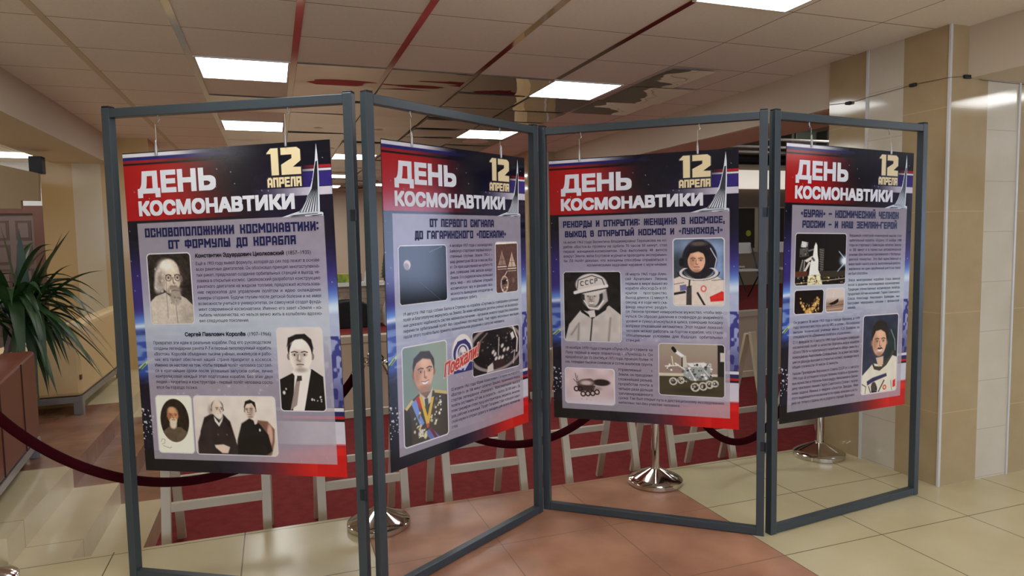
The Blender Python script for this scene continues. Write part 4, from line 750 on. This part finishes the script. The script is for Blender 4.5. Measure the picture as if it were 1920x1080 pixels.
# ------------------------------------------------------------------ stanchions and ropes
SX = [(-1.375, 3.685), (0.493, 3.678), (2.251, 3.662), (3.60, 3.68)]
SL = ['chrome barrier post at the bottom left corner beside the steps', 'chrome barrier post behind the hinge of the first two frames', 'chrome barrier post standing behind the third frame on the tile edge', 'chrome barrier post behind the right frame beside the pillar']
s0 = thing('barrier_post', SL[0], 'barrier post', (SX[0][0], SX[0][1], 0), 0, 'chrome barrier posts')
b = MB(); b.lathe([(.001, 0), (.168, 0), (.173, .006), (.173, .03), (.166, .037), (.14, .05), (.06, .088), (.034, .10), (.034, .106), (.001, .106)], 48); b.build('base', chrome, s0)
b = MB(); b.lathe([(.001, .10), (.0255, .10), (.0255, .90), (.001, .90)], 24); b.build('pole', chrome, s0)
b = MB(); b.lathe([(.001, .90), (.033, .90), (.036, .91), (.036, .955), (.033, .965), (.02, .985), (.014, .99), (.001, 1.0)], 24); cp = b.build('cap', chrome, s0)
b = MB()
for a in (0, math.pi/2, math.pi, 1.5*math.pi):
    b.tube([(.034*math.cos(a), .034*math.sin(a), .945), (.05*math.cos(a), .05*math.sin(a), .947), (.052*math.cos(a), .052*math.sin(a), .925), (.034*math.cos(a), .034*math.sin(a), .92)], .004, 8)
b.build('ring', chrome, cp)
for (x, y), l in zip(SX[1:], SL[1:]): dup(s0, (x, y, 0), 0, l)
def rope(pa, pb, zlow, label, skew=0.0):
    t = thing('barrier_rope', label, 'barrier rope', (pa[0], pa[1], .93), 0, 'dark red barrier ropes')
    dx, dy = pb[0]-pa[0], pb[1]-pa[1]; L = math.hypot(dx, dy); ux, uy = dx/L, dy/L
    pts = []
    for k in range(41):
        q = k/40; s = .075 + (L-.15)*q; c = 4*q*(1-q)
        pts.append((ux*s, uy*s, -.03 + (zlow-.90)*(c**.85)))
    b = MB(); b.tube(pts, .0235, 14); b.build('velvet_cord', velvet, t)
    for p, q in ((pts[0], pts[1]), (pts[-1], pts[-2])):
        d = (Vector(q)-Vector(p)).normalized(); P = Vector(p)
        b = MB(); b.tube([P-d*.025, P-d*.02, P+d*.05, P+d*.055], [.012, .026, .026, .022], 14); b.tube([P-d*.028, P-d*.01], .006, 8); b.build('end_ferrule', chrome, t)
    return t
rope(SX[0], SX[1], .385, 'dark red velvet rope sagging across the left frame')
rope(SX[1], SX[2], .36, 'dark red velvet rope sagging behind the middle frames')
rope(SX[2], SX[3], .185, 'dark red velvet rope sagging low behind the right hinge')

# ------------------------------------------------------------------ white easel stands in the sunken floor
def easel(x0, w, label):
    t = thing('easel_stand', label, 'easel stand', (x0, 0, -.3), 0, 'white easel stands in the sunken floor')
    def P(u, y, z): return (u, y, z)
    yf, yb, ya, zt = 4.02, 4.66, 4.31, 1.12
    for u in (.035, w-.035):
        b = MB(); b.bar(P(u, yf, 0), P(u, ya-.025, zt), .05, .032); b.build('leg', white_wood, t, .003)
        b = MB(); b.bar(P(u, yb, 0), P(u, ya+.025, zt-.02), .05, .028); b.build('leg', white_wood, t, .003)
    def yfz(z): return yf + (ya-.025-yf)*z/zt
    def ybz(z): return yb + (ya+.025-yb)*z/(zt-.02)
    b = MB(); b.bar((.06, yfz(.405), .405), (w-.06, yfz(.405), .405), .03, .05, side=(0,1,0)); b.build('stretcher', white_wood, t, .002)
    b = MB(); b.bar((.06, ybz(.425), .425), (w-.06, ybz(.425), .425), .028, .045, side=(0,1,0)); b.build('stretcher', white_wood, t, .002)
    b = MB(); b.bar((-.09, ybz(.74)+.02, .745), (w+.09, ybz(.74)+.02, .745), .028, .048, side=(0,1,0)); b.build('ledge', white_wood, t, .002)
    return t
EX = [(-.66, .60, 'white easel stand at the left end, under the first poster'), (.18, .57, 'white easel stand seen behind the first hinge'), (.955, .585, 'white easel stand behind the lower half of the second frame'), (1.80, .59, 'white easel stand left of the middle barrier post'), (2.62, .585, 'white easel stand right of the middle barrier post'), (3.47, .57, 'white easel stand at the right end, near the tiled pillar')]
for x0, w, l in EX: easel(x0, w, l)

# ------------------------------------------------------------------ stage furniture
def folding_chair(loc, rz, label):
    t = thing('folding_chair', label, 'chair', loc, rz, 'white folding chairs on the stage')
    b = MB(); b.prism([(-.2, .70), (.2, .70), (.215, .72), (.215, .84), (.19, .875), (-.19, .875), (-.215, .84), (-.215, .72)], -.205, -.18); b.build('backrest', white_m, t, .004)
    b = MB(); b.box((-.2, -.17, .43), (.2, .2, .46)); b.build('seat', white_m, t, .01)
    for s in (-1, 1):
        b = MB(); b.tube([(s*.205, .22, 0), (s*.205, -.19, .86)], .011, 8); b.build('leg', dark_metal, t)
        b = MB(); b.tube([(s*.19, -.24, 0), (s*.19, .14, .44)], .011, 8); b.build('leg', dark_metal, t)
    return t
c0 = folding_chair((6.98, 8.7, .574), math.pi*.95, 'white folding chair on the stage beside the third poster')
dup(c0, (7.46, 9.75, .574), math.pi*1.05, 'white folding chair on the stage seen between the right hinge posts')
dup(c0, (7.86, 8.75, .574), math.pi*.9, 'white folding chair on the stage beside the fourth poster')
brick = mat('brick_print', (176,152,128), .8); add_mottle(brick, (150,120,96), (204,190,172), 9, 8); add_joints(brick, [('Z', .7, .09), ('X', .5, .2)], (142,118,100), .006)
b = MB(); b.box((-.05, 8.3, .574), (1.7, 8.38, 1.04)); o = b.build('stage_screen', brick); tag(o, 'low brick patterned screen standing on the stage between the two left posters', 'screen')
b = MB(); b.box((-.05, 8.24, 1.04), (1.7, 8.44, 1.085)); o = b.build('shelf_board', white_m); tag(o, 'white shelf board lying on top of the brick patterned screen', 'shelf')
pts = [(-.32, 0)] + [(.32*math.cos(a), .12+.20*math.sin(a)) for a in [math.pi - math.pi*k/14 for k in range(15)]] + [(.32, 0)]
b = MB(); b.prism(pts, -.16, .12); o = b.build('arched_box', mat('black_fabric', (14,13,15), .8), None, .015, (.80, 8.05, .574)); o.scale = (1, 1, 1.0); tag(o, 'black arched box on the stage beside the first poster', 'box')
b = MB(); b.prism([(x*.9, z*1.28) for x, z in pts], -.14, .1); o = b.build('arched_screen', white_m, None, .015, (1.50, 8.02, .574)); tag(o, 'white arched box on the stage behind the left edge of the second poster', 'box')
green = mat('green_banner_print', (70,140,60), .6); add_mottle(green, (40,110,44), (196,196,60), 11, 3)
b = MB(); b.box((.45, 8.28, 1.085), (.92, 8.36, 1.19), 0); b.box((-.05, 8.28, 1.085), (.2, 8.36, 1.19), 2); b.box((.2, 8.28, 1.085), (.45, 8.36, 1.19), 1); b.box((.92, 8.28, 1.085), (1.0, 8.36, 1.19), 2); o = b.build('banner_box', [green, white_m, mat('violet_banner_print', (70,60,130), .6)]); tag(o, 'green and yellow printed box on the shelf beside the first poster', 'box')
for i, (x, s, l) in enumerate(((1.06, .03, 'small white figurine on the shelf between the hinge posts'), (1.15, .04, 'small white figurine on the shelf beside the second poster'))):
    b = MB(); b.lathe([(.001, 0), (s, 0), (s*1.1, .03), (s*.6, .07), (s*.75, .10), (s*.3, .13), (.001, .135)], 16); o = b.build('figurine', white_m, None, 0, (x, 8.3, 1.085)); tag(o, l, 'figurine', 'white figurines')
fir = thing('fir_tree', 'small dark fir tree on the shelf beside the second poster', 'tree', (1.29, 8.36, 1.085))
b = MB()
for k in range(6): b.lathe([(.001, .04+k*.04), (.055-.008*k, .04+k*.04), (.001, .11+k*.045)], 12)
b.build('foliage', leaf_m, fir); b = MB(); b.lathe([(.001, 0), (.012, 0), (.012, .06), (.001, .06)], 8); b.build('trunk', door_m, fir)
b = MB(); b.tube([(.99, 7.2, .50), (1.0, 7.19, .42), (1.07, 7.18, .33), (1.03, 7.18, .27), (1.10, 7.18, .25), (1.16, 7.18, .24), (1.10, 7.18, .16), (1.2, 7.18, .02), (1.3, 7.18, -.1), (1.36, 7.18, -.2)], .008, 8)
b.tube([(1.09, 7.2, .245), (1.16, 7.2, .255), (1.2, 7.2, .24)], .022, 8)
o = b.build('stage_cable', black_m); tag(o, 'black looped cable hanging on the tan stage front', 'cable')

# ------------------------------------------------------------------ pipes in the outer hall, wire with sensors on the pillar
for i, (y, z, r, m, l) in enumerate(((10.0, 3.05, .022, white_m, 'thin pale pipe under the hall roof, lowest of the row'), (9.4, 3.05, .022, white_m, 'thin pale pipe under the hall roof, second in the row'), (8.8, 3.08, .022, white_m, 'thin pale pipe under the hall roof, nearest of the row'), (10.4, 2.96, .10, black_m, 'thick black pipe above the lit white panel'))):
    b = MB(); b.tube([(4.6, y, z), (11.9, y, z)], r, 12); o = b.build('ceiling_pipe', m); tag(o, l, 'pipe', 'pipes under the hall roof')
duct = mat('duct_green_grey', (112,116,100), .5, .3)
for i, (x, l) in enumerate(((8.95, 'grey green duct box under the hall roof by the third poster'), (9.75, 'grey green duct box under the hall roof by the fourth poster'))):
    b = MB(); b.box((x-.28, 9.6, 3.12), (x+.28, 10.3, 3.42)); b.box((x-.22, 9.56, 3.16), (x+.22, 9.6, 3.38)); o = b.build('duct_box', duct, None, .03); tag(o, l, 'duct', 'duct boxes')
wire = thing('sensor_wire', 'thin dark wire with two small sensors along the left face of the tiled pillar', 'wire', (3.80, 3.0, 2.48))
b = MB(); b.tube([(.015, .86, .02), (.012, .68, .0), (.012, .18, .015), (.010, -.06, .005)], .0014, 8); b.build('lead', black_m, wire)
for p in ((.0, .68, -.002), (.0, .18, .013)):
    b = MB(); b.box((p[0], p[1]-.022, p[2]-.010), (p[0]+.02, p[1]+.022, p[2]+.010)); b.build('sensor', black_m, wire, .004)
wire = thing('sensor_wire', 'thin dark wire with one sensor below the beam on the pillar front', 'wire', (3.84, 2.94, 2.48))
b = MB(); b.tube([(-.03, 0, .005), (.12, 0, .02), (.26, .002, .006), (1.1, .002, -.004)], .0014, 8); b.build('lead', black_m, wire)
b = MB(); b.box((.09, -.012, .006), (.145, .006, .028)); b.build('sensor', black_m, wire, .004)

# ------------------------------------------------------------------ hanging board and loudspeaker at the far left
b = MB(); b.prism([(-3.4, 1.96), (-2.206, 1.94), (-2.206, 2.017), (-2.06, 2.015), (-2.05, 2.272), (-3.4, 2.60)], 7.5, 7.56); o = b.build('hanging_board', mat('tan_board', (150,128,96), .7)); tag(o, 'tan board hanging below the beam above the brown door', 'board')
sp = thing('loudspeaker', 'small black loudspeaker above the tan hanging board', 'loudspeaker', (-2.09, 7.6, 2.275))
b = MB(); b.box((-.055, -.03, 0.003), (.055, .08, .165)); b.build('cabinet', black_m, sp, .006)
b = MB(); b.lathe([(.001, 0), (.036, 0), (.04, .004), (.001, .004)], 20); o = b.build('cone', mat('speaker_grille', (34,34,36), .6), sp); o.location = (0, -.032, .07); o.rotation_euler = (math.pi/2, 0, 0)
b = MB(); b.box((-3.8, 10.4, 2.772), (-3.0, 10.75, 2.79)); o = b.build('ceiling_light', lamp_m); tag(o, 'light strip behind the tan hanging board at the far left', 'ceiling light')

# ------------------------------------------------------------------ sofas and plant
br = thing('sofa', 'brown leather sofa at the left edge, behind the rope', 'sofa', (-1.545, 5.35, .15), math.radians(-84.3))
# local x runs toward the camera along the back, local y toward the hall's left
def sofa_parts(t, L, leather, seam):
    b = MB(); b.prism([(0, .14), (L, .14), (L, .66), (0, .73)], -.20, -.01); b.build('backrest', leather, t, .02)
    b = MB(); b.box((0.0, -.78, .14), (L, -.20, .40)); b.build('seat', leather, t, .03)
    b = MB(); b.box((0, -.80, .085), (L, -.75, .135)); b.box((0, -.06, .085), (L, -.01, .135)); b.box((0, -.76, .085), (.05, -.05, .135)); b.box((L-.05, -.76, .085), (L, -.05, .135)); b.build('base_frame', leg_metal, t, .004)
    for x in (0, L-.06):
        for y in (-.80, -.07):
            b = MB(); b.box((x, y, 0), (x+.06, y+.06, .09)); b.build('leg', leg_metal, t, .003)
    if seam:
        for s in seam:
            b = MB(); b.tube([(s, -.008, .15), (s, -.008, .70)], .004, 6); b.build('seam', mat('seam_thread', (60,32,24), .7), t)
sofa_parts(br, 1.5, leather_brown, (.42, .95))
cr = thing('sofa', 'cream leather sofa with metal legs behind the plant', 'sofa', (-1.58, 6.54, .15), 0)
b = MB(); b.prism([(-.40, .16), (0, .16), (0, .76), (-.05, .79), (-.10, .78), (-.25, .62), (-.40, .46)], 0, 1.7); b.build('backrest', leather_cream, cr, .03)
b = MB(); b.box((-1.0, 0.0, .16), (-.40, 1.7, .45)); b.build('seat', leather_cream, cr, .03)
b = MB(); b.box((-1.0, 0, .10), (0, .05, .155)); b.box((-1.0, 1.65, .10), (0, 1.7, .155)); b.box((-.05, .05, .10), (0, 1.65, .155)); b.box((-1.0, .05, .10), (-.95, 1.65, .155)); b.build('base_frame', leg_metal, cr, .004)
for x in (-1.0, -.07):
    for y in (0, 1.63):
        b = MB(); b.box((x, y, 0), (x+.07, y+.07, .11)); b.build('leg', leg_metal, cr, .003)
b = MB(); b.box((-.012, -.004, .30), (.002, .03, .34)); b.build('care_tag', mat('tag_brown', (90,50,36), .6), cr)

pl = thing('potted_dracaena', 'large potted plant with long arching green leaves behind the brown sofa', 'plant', (-2.0, 5.95, .15))
b = MB(); b.lathe([(.001, 0), (.13, 0), (.17, .30), (.18, .31), (.16, .32), (.15, .28), (.001, .28)], 28); b.build('pot', mat('brown_pot', (96,70,52), .4), pl)
b = MB(); b.tube([(0, 0, .28), (.08, .01, .6), (.18, 0, .95)], [.03, .024, .02], 10); b.tube([(-.03, .02, .28), (-.16, .03, .6), (-.26, .02, .92)], [.028, .022, .018], 10); b.build('trunk', door_m, pl)
b = MB()
def leaf(base, tip, rise, w):
    base, tip = Vector(base), Vector(tip); mid = (base+tip)/2 + Vector((0, 0, rise)); n = 12; vs = []; d = (tip-base); d.z = 0
    if d.length < .01: d = Vector((1, 0, 0))
    sd = d.normalized().cross(Vector((0, 0, 1)))
    for i in range(n+1):
        q = i/n; p = base*(1-q)**2 + mid*2*q*(1-q) + tip*q*q
        ww = w*(.35 + 1.1*math.sin(math.pi*min(1, q*.85+.12))**.8)*(1-q**5) + .0008
        vs += [p - sd*ww/2 + Vector((0, 0, ww*.22)), p, p + sd*ww/2 + Vector((0, 0, ww*.22))]
    fs = []
    for i in range(n):
        for k in (0, 1): fs.append((i*3+k, i*3+k+1, (i+1)*3+k+1, (i+1)*3+k))
    b.raw(vs, fs, 0, True)
rp = random.Random(11)
O = Vector((-2.0, 5.95, .15))
for tip, rise in (((-1.437, 5.9, 1.70), .02), ((-1.50, 5.95, 1.68), .0), ((-1.226, 5.9, 1.39), .22), ((-1.26, 5.9, 1.10), .42), ((-1.31, 5.85, 1.0), .45), ((-1.378, 5.9, .89), .42), ((-1.40, 5.8, .80), .4), ((-1.471, 5.8, .69), .5), ((-1.62, 5.6, .42), .62), ((-1.56, 5.62, .55), .6), ((-1.50, 5.7, .62), .5), ((-1.871, 5.9, 1.75), .0), ((-1.76, 5.9, 1.72), .0), ((-1.30, 6.1, 1.18), .35), ((-1.55, 5.6, .72), .5), ((-1.68, 5.55, .6), .55), ((-1.60, 5.9, 1.55), .04)):
    leaf((.18+rp.uniform(-.03, .05), rp.uniform(-.03, .03), .86+rp.uniform(-.08, .1)), Vector(tip)-O, rise, rp.uniform(.05, .07))
for hub in ((.15, 0, .95), (-.2, .02, .9), (0.2, -.02, .8)):
    for k in range(24):
        a = rp.uniform(0, 2*math.pi); r = rp.uniform(.28, .55); el = rp.uniform(-.55, .55)
        leaf((hub[0], hub[1], hub[2]+rp.uniform(-.1, .06)), (hub[0]+r*math.cos(a), hub[1]+r*math.sin(a), hub[2]+el), .25+.3*(.5-el)*.6, rp.uniform(.03, .055))
for k in range(16):
    a = rp.uniform(-.9, .7); r_ = rp.uniform(.45, .68); leaf((.16, 0, .9+rp.uniform(-.1, .08)), (.16+r_*math.cos(a), r_*math.sin(a), .9+rp.uniform(-.62, .1)), rp.uniform(.25, .45), rp.uniform(.03, .05))
b.build('foliage', leaf_m, pl)
